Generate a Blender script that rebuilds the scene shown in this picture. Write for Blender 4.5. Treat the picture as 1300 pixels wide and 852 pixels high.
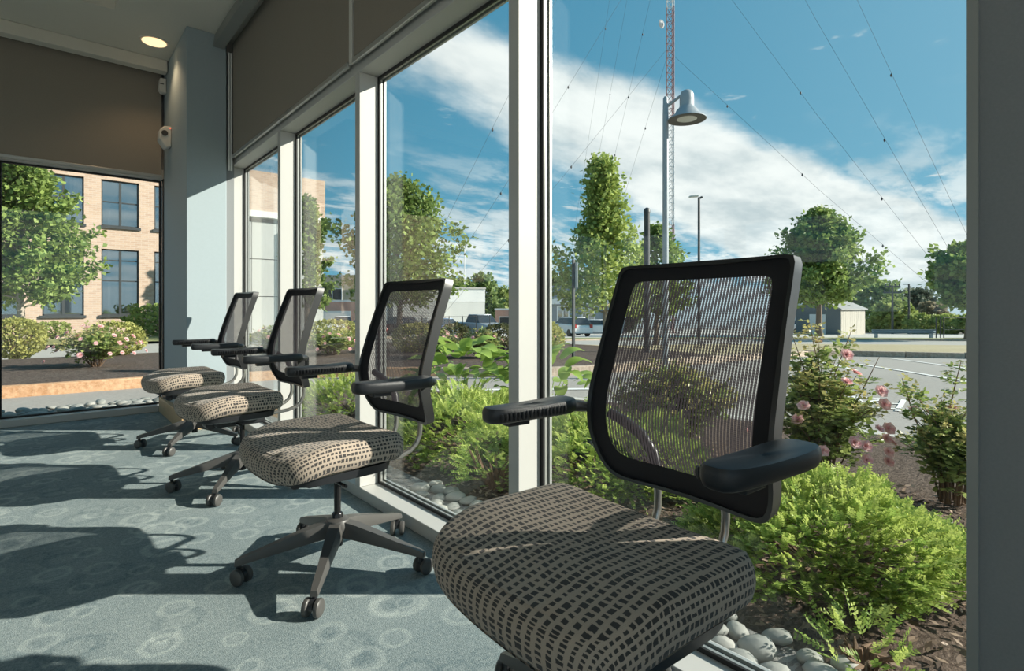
import bpy, bmesh, math, random
import numpy as np
from mathutils import Vector, Matrix
random.seed(7)
rng = np.random.default_rng(7)
scn = bpy.context.scene
for o in list(bpy.data.objects):
    bpy.data.objects.remove(o)
col = scn.collection
PI = math.pi

# ------------------------------------------------------------------ camera
A = math.atan(596 / 690)                 # view direction, turned from the window wall
S, C = math.sin(A), math.cos(A)
EYE = 0.95
cam = bpy.data.cameras.new('camera')
cam_o = bpy.data.objects.new('camera', cam)
col.objects.link(cam_o)
cam_o.location = (0, 0, EYE)
cam_o.rotation_euler = (PI / 2, 0, -math.atan2(S, C))
cam.sensor_width = 36
cam.lens = 36 * 690 / 1300
cam.shift_y = -36 / 1300
cam.clip_start = 0.02
cam.clip_end = 500
scn.camera = cam_o

# ------------------------------------------------------------------ view
vs = scn.view_settings
vs.view_transform = 'Standard'
vs.look = 'None'
vs.gamma = 1
vs.use_curve_mapping = False
vs.exposure = 0.5

# ------------------------------------------------------------------ sun
SUN_EL = math.radians(26)
sun_dir = Vector((C * math.cos(SUN_EL), -S * math.cos(SUN_EL), math.sin(SUN_EL)))
sl = bpy.data.lights.new('sun', 'SUN')
sl.energy = 6.6
sl.angle = math.radians(0.6)
sl.color = (1.0, 0.93, 0.82)
so = bpy.data.objects.new('sun', sl)
col.objects.link(so)
so.rotation_euler = sun_dir.to_track_quat('Z', 'Y').to_euler()
so.location = (30, -25, 25)


# ------------------------------------------------------------------ node helper
class NT:
    def __init__(self, tree):
        self.t = tree
        self.n = tree.nodes
        self.l = tree.links

    def node(self, typ, **kw):
        nd = self.n.new(typ)
        for k, v in kw.items():
            setattr(nd, k, v)
        return nd

    def put(self, sock, v):
        if v is None:
            return
        if hasattr(v, 'is_output') or isinstance(v, bpy.types.NodeSocket):
            self.l.new(v, sock)
        else:
            if isinstance(v, tuple) and sock.type == 'RGBA' and len(v) == 3:
                v = (*v, 1)
            sock.default_value = v

    def math(self, op, a, b=None, c=None, clamp=False):
        nd = self.node('ShaderNodeMath', operation=op, use_clamp=clamp)
        self.put(nd.inputs[0], a)
        self.put(nd.inputs[1], b)
        self.put(nd.inputs[2], c)
        return nd.outputs[0]

    def mix(self, f, a, b):
        nd = self.node('ShaderNodeMix', data_type='RGBA')
        self.put(nd.inputs[0], f)
        self.put(nd.inputs[6], a)
        self.put(nd.inputs[7], b)
        return nd.outputs[2]

    def sstep(self, v, lo, hi):
        nd = self.node('ShaderNodeMapRange', interpolation_type='SMOOTHSTEP')
        self.put(nd.inputs[0], v)
        nd.inputs[1].default_value = lo
        nd.inputs[2].default_value = hi
        return nd.outputs[0]

    def noise(self, vec, scale, detail=4, rough=0.55, dist=0.0):
        nd = self.node('ShaderNodeTexNoise')
        self.put(nd.inputs['Vector'], vec)
        nd.inputs['Scale'].default_value = scale
        nd.inputs['Detail'].default_value = detail
        nd.inputs['Roughness'].default_value = rough
        nd.inputs['Distortion'].default_value = dist
        return nd.outputs[0]

    def sep(self, v):
        nd = self.node('ShaderNodeSeparateXYZ')
        self.put(nd.inputs[0], v)
        return nd.outputs

    def comb(self, x, y, z=0.0):
        nd = self.node('ShaderNodeCombineXYZ')
        self.put(nd.inputs[0], x)
        self.put(nd.inputs[1], y)
        self.put(nd.inputs[2], z)
        return nd.outputs[0]


# ------------------------------------------------------------------ world: blue sky, drifting cloud bank
def build_world():
    w = bpy.data.worlds.new('sky')
    scn.world = w
    w.use_nodes = True
    t = NT(w.node_tree)
    t.n.clear()
    tc = t.node('ShaderNodeTexCoord')
    x, y, z = t.sep(tc.outputs['Generated'])
    fwd = t.math('ADD', t.math('MULTIPLY', x, S), t.math('MULTIPLY', y, C))
    rgt = t.math('SUBTRACT', t.math('MULTIPLY', x, C), t.math('MULTIPLY', y, S))
    zc = t.math('MAXIMUM', z, 0.02)
    # cloud layer: a flat sheet overhead
    pf = t.math('DIVIDE', fwd, zc)
    pr = t.math('DIVIDE', rgt, zc)
    P = t.comb(pf, pr)
    # sky gradient by height, paler towards the sun
    hz = t.math('POWER', t.math('SUBTRACT', 1.0, t.math('MAXIMUM', z, 0.0)), 2.6)
    dot = t.math('ADD', t.math('ADD', t.math('MULTIPLY', x, sun_dir.x), t.math('MULTIPLY', y, sun_dir.y)),
                 t.math('MULTIPLY', z, sun_dir.z))
    glow = t.math('POWER', t.math('MAXIMUM', t.math('MULTIPLY_ADD', dot, 0.5, 0.5), 0.0), 5.0)
    base = t.mix(hz, (0.028, 0.175, 0.30), (0.13, 0.36, 0.49))
    base = t.mix(t.math('MULTIPLY', glow, 0.55), base, (0.42, 0.66, 0.80))
    # warped, stretched noise coordinates (streaks run along the bank)
    ca, sa = math.cos(math.radians(44)), math.sin(math.radians(44))
    zs = t.math('ADD', zc, 0.14)
    pf2, pr2 = t.math('DIVIDE', fwd, zs), t.math('DIVIDE', rgt, zs)
    al2 = t.math('ADD', t.math('MULTIPLY', pf2, ca), t.math('MULTIPLY', pr2, sa))
    ac2 = t.math('SUBTRACT', t.math('MULTIPLY', pr2, ca), t.math('MULTIPLY', pf2, sa))
    Q = t.comb(t.math('MULTIPLY', al2, 0.6), ac2)
    n1 = t.noise(Q, 1.3, 7, 0.6, 0.3)
    n2 = t.noise(Q, 3.4, 6, 0.62, 0.2)
    n3 = t.noise(P, 2.3, 7, 0.6, 0.2)
    wob = t.math('MULTIPLY', t.math('SUBTRACT', n1, 0.5), 1.1)
    wob2 = t.math('MULTIPLY', t.math('SUBTRACT', n2, 0.5), 0.55)
    # the bank lies between two straight edges on the sheet
    up = t.math('SUBTRACT', t.math('MULTIPLY_ADD', pf, 1.19, -2.3), pr)
    lo = t.math('SUBTRACT', pr, t.math('MULTIPLY_ADD', pf, 0.58, -1.95))
    m = t.math('MINIMUM', up, lo)
    m = t.math('ADD', m, t.math('ADD', wob, wob2))
    bank = t.sstep(m, -0.08, 0.30)
    # streaks low in the sky
    lowm = t.sstep(z, 0.34, 0.10)
    st = t.sstep(t.math('ADD', n2, t.math('MULTIPLY', lowm, 0.16)), 0.54, 0.72)
    st = t.math('MULTIPLY', st, t.math('MULTIPLY_ADD', lowm, 0.85, 0.0))
    puff = t.math('MULTIPLY', t.sstep(n3, 0.61, 0.72), 0.8)
    cl = t.math('MAXIMUM', bank, t.math('MAXIMUM', st, puff))
    shade = t.sstep(t.math('ADD', t.noise(Q, 2.2, 5, 0.6), t.math('MULTIPLY', n2, 0.25)), 0.42, 0.78)
    ccol = t.mix(shade, (0.46, 0.52, 0.54), (0.80, 0.81, 0.79))
    colr = t.mix(t.math('MULTIPLY', cl, 0.93), base, ccol)
    # haze at the horizon and a neutral ground below it
    colr = t.mix(t.sstep(z, 0.06, 0.0), colr, (0.42, 0.53, 0.58))
    colr = t.mix(t.sstep(z, -0.01, -0.06), colr, (0.24, 0.24, 0.22))
    bg = t.node('ShaderNodeBackground')
    t.put(bg.inputs[0], colr)
    bg.inputs[1].default_value = 1.0
    out = t.node('ShaderNodeOutputWorld')
    t.l.new(bg.outputs[0], out.inputs[0])


build_world()

# ------------------------------------------------------------------ materials
MATS = {}


def new_mat(name):
    m = bpy.data.materials.new(name)
    m.use_nodes = True
    t = NT(m.node_tree)
    bs = t.n['Principled BSDF']
    MATS[name] = m
    return m, t, bs


def plain(name, c, rough=0.6, metal=0.0, var=0.08, scale=18.0, bump=0.0, bscale=200.0, spec=0.5, coord='Object'):
    """a plain surface with a little tonal noise"""
    m, t, bs = new_mat(name)
    tc = t.node('ShaderNodeTexCoord')
    n = t.noise(tc.outputs[coord], scale, 4)
    dk = tuple(v * (1 - var) for v in c)
    lt = tuple(min(1, v * (1 + var)) for v in c)
    t.put(bs.inputs['Base Color'], t.mix(n, dk, lt))
    bs.inputs['Roughness'].default_value = rough
    bs.inputs['Metallic'].default_value = metal
    bs.inputs['Specular IOR Level'].default_value = spec
    if bump:
        b = t.node('ShaderNodeBump')
        b.inputs['Strength'].default_value = bump
        b.inputs['Distance'].default_value = 0.002
        t.put(b.inputs['Height'], t.noise(tc.outputs[coord], bscale, 3))
        t.l.new(b.outputs[0], bs.inputs['Normal'])
    return m


plain('aluminium', (0.53, 0.525, 0.50), 0.45, 0.0, 0.03, 6)
plain('gasket', (0.02, 0.02, 0.02), 0.6)
plain('bead', (0.42, 0.43, 0.41), 0.35, 0.4, 0.03)
plain('paint_blue', (0.36, 0.43, 0.46), 0.75, 0, 0.04, 60, 0.15, 260)
plain('paint_dark', (0.24, 0.25, 0.255), 0.8, 0, 0.10, 220, 0.25, 300)
plain('ceiling_paint', (0.68, 0.645, 0.565), 0.85, 0, 0.05, 120, 0.2, 260)
plain('shade_cloth', (0.27, 0.238, 0.198), 0.85, 0, 0.10, 160, 0.3, 500)
plain('valance_metal', (0.30, 0.31, 0.29), 0.5, 0.1, 0.04)
plain('shade_bar', (0.50, 0.50, 0.48), 0.3, 0.6, 0.03)
plain('white_plastic', (0.62, 0.60, 0.55), 0.5, 0, 0.03)
plain('black_plastic', (0.022, 0.023, 0.026), 0.38, 0, 0.1, 40)
plain('arm_pad', (0.020, 0.022, 0.025), 0.42, 0, 0.15, 90, 0.25, 700)
plain('frame_plastic', (0.026, 0.027, 0.028), 0.35, 0, 0.06)
plain('base_plastic', (0.075, 0.072, 0.068), 0.42, 0, 0.08, 30)
plain('black_knit', (0.012, 0.011, 0.014), 0.85, 0, 0.3, 700, 0.5, 1200)
plain('steel', (0.42, 0.41, 0.39), 0.3, 0.85, 0.04)
plain('dark_steel', (0.03, 0.03, 0.032), 0.25, 0.6, 0.04)
plain('plinth_wood', (0.52, 0.36, 0.20), 0.5, 0, 0.10, 12)
plain('lamp_grey', (0.34, 0.37, 0.39), 0.45, 0.2, 0.04)
plain('lamp_dark', (0.05, 0.05, 0.05), 0.5)
plain('lamp_lens', (0.55, 0.57, 0.53), 0.3)
plain('pole_dark', (0.045, 0.05, 0.052), 0.5)
plain('tower_red', (0.36, 0.20, 0.19), 0.6)
plain('tower_white', (0.62, 0.62, 0.62), 0.6)
plain('wire', (0.05, 0.055, 0.06), 0.6)
plain('bark', (0.17, 0.13, 0.10), 0.9, 0, 0.35, 25, 0.6, 60)
plain('bark_pale', (0.36, 0.31, 0.26), 0.9, 0, 0.30, 25, 0.6, 60)
plain('twig', (0.16, 0.10, 0.06), 0.9, 0, 0.3, 40)
plain('concrete', (0.50, 0.48, 0.44), 0.9, 0, 0.10, 3)
plain('white_line', (0.75, 0.74, 0.71), 0.8, 0, 0.06, 20)
plain('sign_white', (0.70, 0.71, 0.70), 0.5)
plain('white_wall', (0.66, 0.66, 0.62), 0.85, 0, 0.04, 2)
plain('white_wall_top', (0.78, 0.78, 0.75), 0.85, 0, 0.03, 2)
plain('cream_wall', (0.58, 0.48, 0.34), 0.85, 0, 0.10, 3)
plain('pink_wall', (0.50, 0.30, 0.24), 0.85, 0, 0.08, 3)
plain('house_grey', (0.20, 0.24, 0.27), 0.8, 0, 0.06, 4)
plain('trim_white', (0.72, 0.73, 0.72), 0.6)
plain('shed_dark', (0.15, 0.17, 0.18), 0.8, 0, 0.06, 4)
plain('shed_light', (0.46, 0.43, 0.37), 0.8, 0, 0.06, 4)
plain('shed_roof', (0.30, 0.30, 0.29), 0.8, 0, 0.12, 8)
plain('rail_blue', (0.22, 0.29, 0.34), 0.5, 0.3)
plain('car_white', (0.72, 0.73, 0.73), 0.25)
plain('car_silver', (0.40, 0.43, 0.46), 0.3, 0.4)
plain('car_blue', (0.10, 0.17, 0.30), 0.3, 0.2)
plain('car_red', (0.42, 0.07, 0.06), 0.3)
plain('car_dark', (0.05, 0.06, 0.07), 0.3)
plain('car_glass', (0.03, 0.04, 0.05), 0.08)
plain('tyre', (0.02, 0.02, 0.02), 0.8)
plain('tail_light', (0.40, 0.02, 0.02), 0.3)
plain('grey_panel', (0.42, 0.44, 0.43), 0.6, 0, 0.04, 2)
plain('window_dark', (0.035, 0.036, 0.036), 0.5)
plain('blind', (0.40, 0.40, 0.37), 0.7, 0, 0.05)
plain('curtain', (0.34, 0.25, 0.20), 0.9, 0, 0.05)
plain('fascia_white', (0.70, 0.70, 0.67), 0.5)
plain('diamond', (0.6, 0.45, 0.05), 0.5)


def mat_glass(name, tint, rough=0.0, refl=1.0):
    m, t, bs = new_mat(name)
    t.n.remove(bs)
    tr = t.node('ShaderNodeBsdfTransparent')
    tr.inputs[0].default_value = (*tint, 1)
    gl = t.node('ShaderNodeBsdfGlossy')
    gl.inputs['Roughness'].default_value = rough
    gl.inputs[0].default_value = (refl, refl, refl, 1)
    lw = t.node('ShaderNodeLayerWeight')
    lw.inputs[0].default_value = 0.5
    fac = t.math('MULTIPLY_ADD', t.math('POWER', lw.outputs['Facing'], 5.0), 0.96, 0.025)   # Schlick, same from both sides
    mx = t.node('ShaderNodeMixShader')
    t.l.new(fac, mx.inputs[0])
    t.l.new(tr.outputs[0], mx.inputs[1])
    t.l.new(gl.outputs[0], mx.inputs[2])
    t.l.new(mx.outputs[0], t.n['Material Output'].inputs[0])
    return m


mat_glass('pane_glass', (0.955, 0.975, 0.968))


def mat_reflect_glass():
    m, t, bs = new_mat('facade_glass')
    bs.inputs['Base Color'].default_value = (0.02, 0.026, 0.03, 1)
    bs.inputs['Roughness'].default_value = 0.3
    gl = t.node('ShaderNodeBsdfGlossy')
    gl.inputs['Roughness'].default_value = 0.03
    gl.inputs[0].default_value = (0.8, 0.9, 0.95, 1)
    tr = t.node('ShaderNodeBsdfTransparent')
    m1 = t.node('ShaderNodeMixShader')
    m1.inputs[0].default_value = 0.5
    t.l.new(bs.outputs[0], m1.inputs[1])
    t.l.new(tr.outputs[0], m1.inputs[2])
    mx = t.node('ShaderNodeMixShader')
    mx.inputs[0].default_value = 0.36
    t.l.new(m1.outputs[0], mx.inputs[1])
    t.l.new(gl.outputs[0], mx.inputs[2])
    t.l.new(mx.outputs[0], t.n['Material Output'].inputs[0])


mat_reflect_glass()


def mat_emit(name, c, strength):
    m, t, bs = new_mat(name)
    bs.inputs['Base Color'].default_value = (*c, 1)
    bs.inputs['Emission Color'].default_value = (*c, 1)
    bs.inputs['Emission Strength'].default_value = strength


mat_emit('lamp_glow', (1.0, 0.74, 0.42), 0.95)
mat_emit('led_red', (1.0, 0.1, 0.05), 2.0)


def mat_carpet():
    m, t, bs = new_mat('carpet')
    tc = t.node('ShaderNodeTexCoord')
    P = tc.outputs['Object']
    warp = t.node('ShaderNodeVectorMath', operation='ADD')
    nz = t.node('ShaderNodeTexNoise')
    t.l.new(P, nz.inputs['Vector'])
    nz.inputs['Scale'].default_value = 9
    sc = t.node('ShaderNodeVectorMath', operation='SCALE')
    t.l.new(nz.outputs['Color'], sc.inputs[0])
    sc.inputs[3].default_value = 0.02
    t.l.new(P, warp.inputs[0])
    t.l.new(sc.outputs[0], warp.inputs[1])
    tot = None
    for scale, seed, wgt in ((4.2, 0.0, 1.0), (6.3, 5.3, 0.8)):
        mp = t.node('ShaderNodeMapping')
        t.l.new(warp.outputs[0], mp.inputs[0])
        mp.inputs['Location'].default_value = (seed, seed * 1.7, 0)
        v = t.node('ShaderNodeTexVoronoi', voronoi_dimensions='2D')
        t.l.new(mp.outputs[0], v.inputs['Vector'])
        v.inputs['Scale'].default_value = scale
        v.inputs['Randomness'].default_value = 0.75
        d = v.outputs['Distance']
        r, g, b = t.sep(v.outputs['Color'])
        rad = t.math('MULTIPLY_ADD', r, 0.20, 0.22)
        q = t.math('DIVIDE', d, rad)
        ring = t.math('MULTIPLY', t.sstep(q, 0.55, 0.72), t.sstep(q, 1.05, 0.9))
        disc = t.sstep(q, 0.48, 0.36)
        sgn = t.math('MULTIPLY_ADD', t.math('GREATER_THAN', g, 0.35), 1.5, -0.5)
        val = t.math('MULTIPLY', t.math('SUBTRACT', ring, t.math('MULTIPLY', disc, t.math('MULTIPLY_ADD', b, 1.4, -0.7))), sgn)
        val = t.math('MULTIPLY', val, wgt)
        tot = val if tot is None else t.math('ADD', tot, val)
    blot = t.noise(P, 3.0, 3)
    fine = t.noise(P, 260, 2, 0.7)
    fine2 = t.noise(P, 90, 3, 0.7)
    f = t.math('MULTIPLY_ADD', tot, 0.22, 0.32)
    f = t.math('ADD', f, t.math('MULTIPLY', t.math('SUBTRACT', blot, 0.5), 0.35))
    f = t.math('ADD', f, t.math('MULTIPLY', t.math('SUBTRACT', fine, 0.5), 1.1))
    f = t.math('ADD', f, t.math('MULTIPLY', t.math('SUBTRACT', fine2, 0.5), 0.9), clamp=True)
    t.put(bs.inputs['Base Color'], t.mix(f, (0.12, 0.17, 0.19), (0.48, 0.53, 0.51)))
    bs.inputs['Roughness'].default_value = 0.95
    bs.inputs['Specular IOR Level'].default_value = 0.1
    bp = t.node('ShaderNodeBump')
    bp.inputs['Strength'].default_value = 0.6
    bp.inputs['Distance'].default_value = 0.004
    t.put(bp.inputs['Height'], fine)
    t.l.new(bp.outputs[0], bs.inputs['Normal'])


mat_carpet()


def mat_seat():
    m, t, bs = new_mat('seat_fabric')
    uv = t.node('ShaderNodeUVMap')
    u, v, _ = t.sep(uv.outputs[0])
    rowf = t.math('DIVIDE', v, 0.0215)
    row = t.math('FLOOR', rowf)
    fv = t.math('FRACT', rowf)
    wn = t.node('ShaderNodeTexWhiteNoise', noise_dimensions='1D')
    t.put(wn.inputs['W'], row)
    cu = t.math('ADD', t.math('DIVIDE', u, 0.0132), t.math('MULTIPLY', wn.outputs['Value'], 7.0))
    cu = t.math('ADD', cu, t.math('MULTIPLY', t.noise(t.comb(u, v), 60, 2), 0.6))
    cid = t.math('FLOOR', cu)
    fu = t.math('FRACT', cu)
    w2 = t.node('ShaderNodeTexWhiteNoise', noise_dimensions='2D')
    t.put(w2.inputs['Vector'], t.comb(cid, row))
    j = w2.outputs['Value']
    wobv = t.math('MULTIPLY', t.math('SUBTRACT', t.noise(t.comb(u, v), 150, 2), 0.5), 0.16)
    hv = t.math('MULTIPLY_ADD', j, 0.17, 0.19)
    hu = t.math('MULTIPLY_ADD', w2.outputs['Color'], 0.26, 0.20)
    mv = t.math('SUBTRACT', hv, t.math('ADD', t.math('ABSOLUTE', t.math('SUBTRACT', fv, 0.5)), wobv))
    mu = t.math('SUBTRACT', hu, t.math('ADD', t.math('ABSOLUTE', t.math('SUBTRACT', fu, 0.5)), wobv))
    mask = t.sstep(t.math('MINIMUM', mv, mu), -0.03, 0.03)
    weave = t.noise(t.comb(u, v), 900, 2, 0.8)
    lt = t.mix(weave, (0.28, 0.222, 0.172), (0.63, 0.525, 0.425))
    dk = t.mix(weave, (0.028, 0.026, 0.026), (0.095, 0.088, 0.084))
    t.put(bs.inputs['Base Color'], t.mix(mask, lt, dk))
    bs.inputs['Roughness'].default_value = 0.9
    bs.inputs['Specular IOR Level'].default_value = 0.15
    bs.inputs['Sheen Weight'].default_value = 0.15
    bp = t.node('ShaderNodeBump')
    bp.inputs['Strength'].default_value = 0.35
    bp.inputs['Distance'].default_value = 0.0015
    t.put(bp.inputs['Height'], t.math('SUBTRACT', weave, t.math('MULTIPLY', mask, 0.4)))
    t.l.new(bp.outputs[0], bs.inputs['Normal'])


mat_seat()


def mat_mesh():
    """open knit: upright gaps between dark yarns, crossed by thin yarns"""
    m, t, bs = new_mat('mesh_knit')
    uv = t.node('ShaderNodeUVMap')
    u, v, _ = t.sep(uv.outputs[0])
    fu = t.math('FRACT', t.math('DIVIDE', u, 0.0083))
    fv = t.math('FRACT', t.math('DIVIDE', v, 0.0048))
    gap = t.math('LESS_THAN', fu, 0.30)
    cross = t.math('LESS_THAN', fv, 0.18)
    hole = t.math('MULTIPLY', t.math('GREATER_THAN', fv, 0.62),
                  t.math('LESS_THAN', t.math('ABSOLUTE', t.math('SUBTRACT', fu, 0.65)), 0.13))
    op = t.math('MAXIMUM', t.math('SUBTRACT', gap, t.math('MULTIPLY', cross, 0.55)), t.math('MULTIPLY', hole, 0.3), clamp=True)
    bs.inputs['Base Color'].default_value = (0.04, 0.031, 0.039, 1)
    bs.inputs['Roughness'].default_value = 0.7
    tr = t.node('ShaderNodeBsdfTransparent')
    mx = t.node('ShaderNodeMixShader')
    t.put(mx.inputs[0], op)
    tl = t.node('ShaderNodeBsdfTranslucent')
    tl.inputs[0].default_value = (0.16, 0.135, 0.15, 1)
    m0 = t.node('ShaderNodeMixShader')
    m0.inputs[0].default_value = 0.13
    t.l.new(bs.outputs[0], m0.inputs[1])
    t.l.new(tl.outputs[0], m0.inputs[2])
    t.l.new(m0.outputs[0], mx.inputs[1])
    t.l.new(tr.outputs[0], mx.inputs[2])
    t.l.new(mx.outputs[0], t.n['Material Output'].inputs[0])


mat_mesh()


def mat_leaf(name, dark, light, tip=None, trans=0.35, spec=0.25, rough=0.5):
    m, t, bs = new_mat(name)
    g = t.node('ShaderNodeNewGeometry')
    r = g.outputs['Random Per Island']
    c = t.mix(r, dark, light)
    if tip:
        at = t.node('ShaderNodeAttribute', attribute_name='tip')
        c = t.mix(at.outputs['Fac'], c, tip)
    t.put(bs.inputs['Base Color'], c)
    bs.inputs['Roughness'].default_value = rough
    bs.inputs['Specular IOR Level'].default_value = spec
    tl = t.node('ShaderNodeBsdfTranslucent')
    t.put(tl.inputs[0], c)
    mx = t.node('ShaderNodeMixShader')
    mx.inputs[0].default_value = trans
    t.l.new(bs.outputs[0], mx.inputs[1])
    t.l.new(tl.outputs[0], mx.inputs[2])
    t.l.new(mx.outputs[0], t.n['Material Output'].inputs[0])


mat_leaf('leaf_tree', (0.12, 0.19, 0.05), (0.36, 0.46, 0.13))
mat_leaf('leaf_tree_bright', (0.20, 0.28, 0.07), (0.52, 0.60, 0.18))
mat_leaf('leaf_far', (0.15, 0.22, 0.08), (0.34, 0.43, 0.16))
mat_leaf('leaf_far_yellow', (0.22, 0.28, 0.08), (0.46, 0.52, 0.18))
mat_leaf('leaf_far_grey', (0.10, 0.13, 0.09), (0.22, 0.25, 0.18))
mat_leaf('leaf_far_brown', (0.25, 0.22, 0.14), (0.40, 0.35, 0.24))
mat_leaf('leaf_yew', (0.18, 0.29, 0.06), (0.38, 0.50, 0.12), (0.54, 0.62, 0.17), 0.4)
mat_leaf('leaf_rose', (0.14, 0.21, 0.06), (0.44, 0.52, 0.17), (0.56, 0.47, 0.20), 0.4, 0.4, 0.4)
mat_leaf('leaf_hedge', (0.26, 0.27, 0.08), (0.54, 0.53, 0.18))
mat_leaf('leaf_hedge_dark', (0.08, 0.09, 0.04), (0.20, 0.20, 0.09))
mat_leaf('leaf_broad', (0.22, 0.36, 0.06), (0.42, 0.56, 0.14), None, 0.4, 0.4, 0.4)
mat_leaf('grass_blade', (0.16, 0.22, 0.07), (0.34, 0.38, 0.15))
mat_leaf('petal', (0.86, 0.46, 0.47), (0.97, 0.74, 0.72), None, 0.35, 0.2)


def mat_ground(name, c0, c1, scale, big=0.4, bumpd=0.01, bsc=60, rough=0.95, cells=False):
    m, t, bs = new_mat(name)
    tc = t.node('ShaderNodeTexCoord')
    P = tc.outputs['Object']
    n = t.noise(P, scale, 5, 0.7)
    b = t.noise(P, big, 4)
    f = t.math('ADD', t.math('MULTIPLY', n, 0.7), t.math('MULTIPLY', b, 0.3))
    f = t.sstep(f, 0.3, 0.7)
    h = n
    if cells:
        v = t.node('ShaderNodeTexVoronoi')
        mp = t.node('ShaderNodeMapping')
        t.l.new(P, mp.inputs[0])
        mp.inputs['Scale'].default_value = (1, 1.9, 1)
        mp.inputs['Rotation'].default_value = (0, 0, 0.6)
        t.l.new(mp.outputs[0], v.inputs['Vector'])
        v.inputs['Scale'].default_value = bsc
        r, g, bb = t.sep(v.outputs['Color'])
        f = t.math('MULTIPLY_ADD', r, 0.75, t.math('MULTIPLY', n, 0.25))
        h = t.math('ADD', r, n)
    t.put(bs.inputs['Base Color'], t.mix(f, c0, c1))
    bs.inputs['Roughness'].default_value = rough
    bs.inputs['Specular IOR Level'].default_value = 0.15
    bp = t.node('ShaderNodeBump')
    bp.inputs['Strength'].default_value = 0.7
    bp.inputs['Distance'].default_value = bumpd
    t.put(bp.inputs['Height'], h)
    t.l.new(bp.outputs[0], bs.inputs['Normal'])


mat_ground('asphalt', (0.29, 0.27, 0.245), (0.40, 0.375, 0.345), 45, 0.25, 0.003)
mat_ground('road_asphalt', (0.36, 0.34, 0.31), (0.46, 0.44, 0.40), 30, 0.2, 0.003)
mat_ground('mulch', (0.03, 0.022, 0.018), (0.20, 0.155, 0.13), 30, 0.8, 0.02, 42, 0.95, True)
mat_ground('soil', (0.06, 0.042, 0.032), (0.20, 0.15, 0.12), 60, 2.0, 0.02, 55, 0.95, True)
mat_ground('grass_ground', (0.15, 0.17, 0.07), (0.32, 0.32, 0.16), 14, 0.6, 0.02)
mat_ground('dry_grass', (0.36, 0.30, 0.18), (0.52, 0.45, 0.30), 14, 0.6, 0.02)
mat_ground('lot_concrete', (0.48, 0.46, 0.42), (0.58, 0.56, 0.52), 6, 0.15, 0.002)
mat_ground('gravel_bed', (0.10, 0.10, 0.10), (0.30, 0.30, 0.29), 60, 1.0, 0.02, 40, 0.9, True)
mat_ground('granite_tan', (0.42, 0.22, 0.11), (0.66, 0.43, 0.27), 22, 2.5, 0.01)
mat_ground('granite_grey', (0.30, 0.23, 0.18), (0.56, 0.47, 0.38), 22, 2.5, 0.01)


def mat_pebble():
    m, t, bs = new_mat('pebble_stone')
    tc = t.node('ShaderNodeTexCoord')
    oi = t.node('ShaderNodeObjectInfo')
    n = t.noise(tc.outputs['Object'], 40, 5, 0.65)
    c = t.mix(oi.outputs['Random'], (0.15, 0.165, 0.155), (0.40, 0.39, 0.355))
    t.put(bs.inputs['Base Color'], t.mix(t.math('MULTIPLY', n, 0.5), c, (0.16, 0.17, 0.165)))
    bs.inputs['Roughness'].default_value = 0.7


mat_pebble()


def mat_brick():
    m, t, bs = new_mat('brick_wall')
    tc = t.node('ShaderNodeTexCoord')
    x, y, z = t.sep(tc.outputs['Object'])
    b = t.node('ShaderNodeTexBrick')
    t.put(b.inputs['Vector'], t.comb(t.math('ADD', x, y), z))
    b.inputs['Color1'].default_value = (0.55, 0.40, 0.30, 1)
    b.inputs['Color2'].default_value = (0.42, 0.28, 0.205, 1)
    b.inputs['Mortar'].default_value = (0.56, 0.48, 0.40, 1)
    b.inputs['Scale'].default_value = 1.0
    b.inputs['Mortar Size'].default_value = 0.007
    b.inputs['Brick Width'].default_value = 0.22
    b.inputs['Row Height'].default_value = 0.075
    b.inputs['Bias'].default_value = -0.25
    n = t.noise(tc.outputs['Object'], 0.9, 4)
    t.put(bs.inputs['Base Color'], t.mix(t.math('MULTIPLY', n, 0.35), b.outputs['Color'], (0.58, 0.45, 0.36)))
    bs.inputs['Roughness'].default_value = 0.9
    bp = t.node('ShaderNodeBump')
    bp.inputs['Strength'].default_value = 0.5
    bp.inputs['Distance'].default_value = 0.006
    bp.invert = True
    t.put(bp.inputs['Height'], b.outputs['Fac'])
    t.l.new(bp.outputs[0], bs.inputs['Normal'])


mat_brick()


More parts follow.
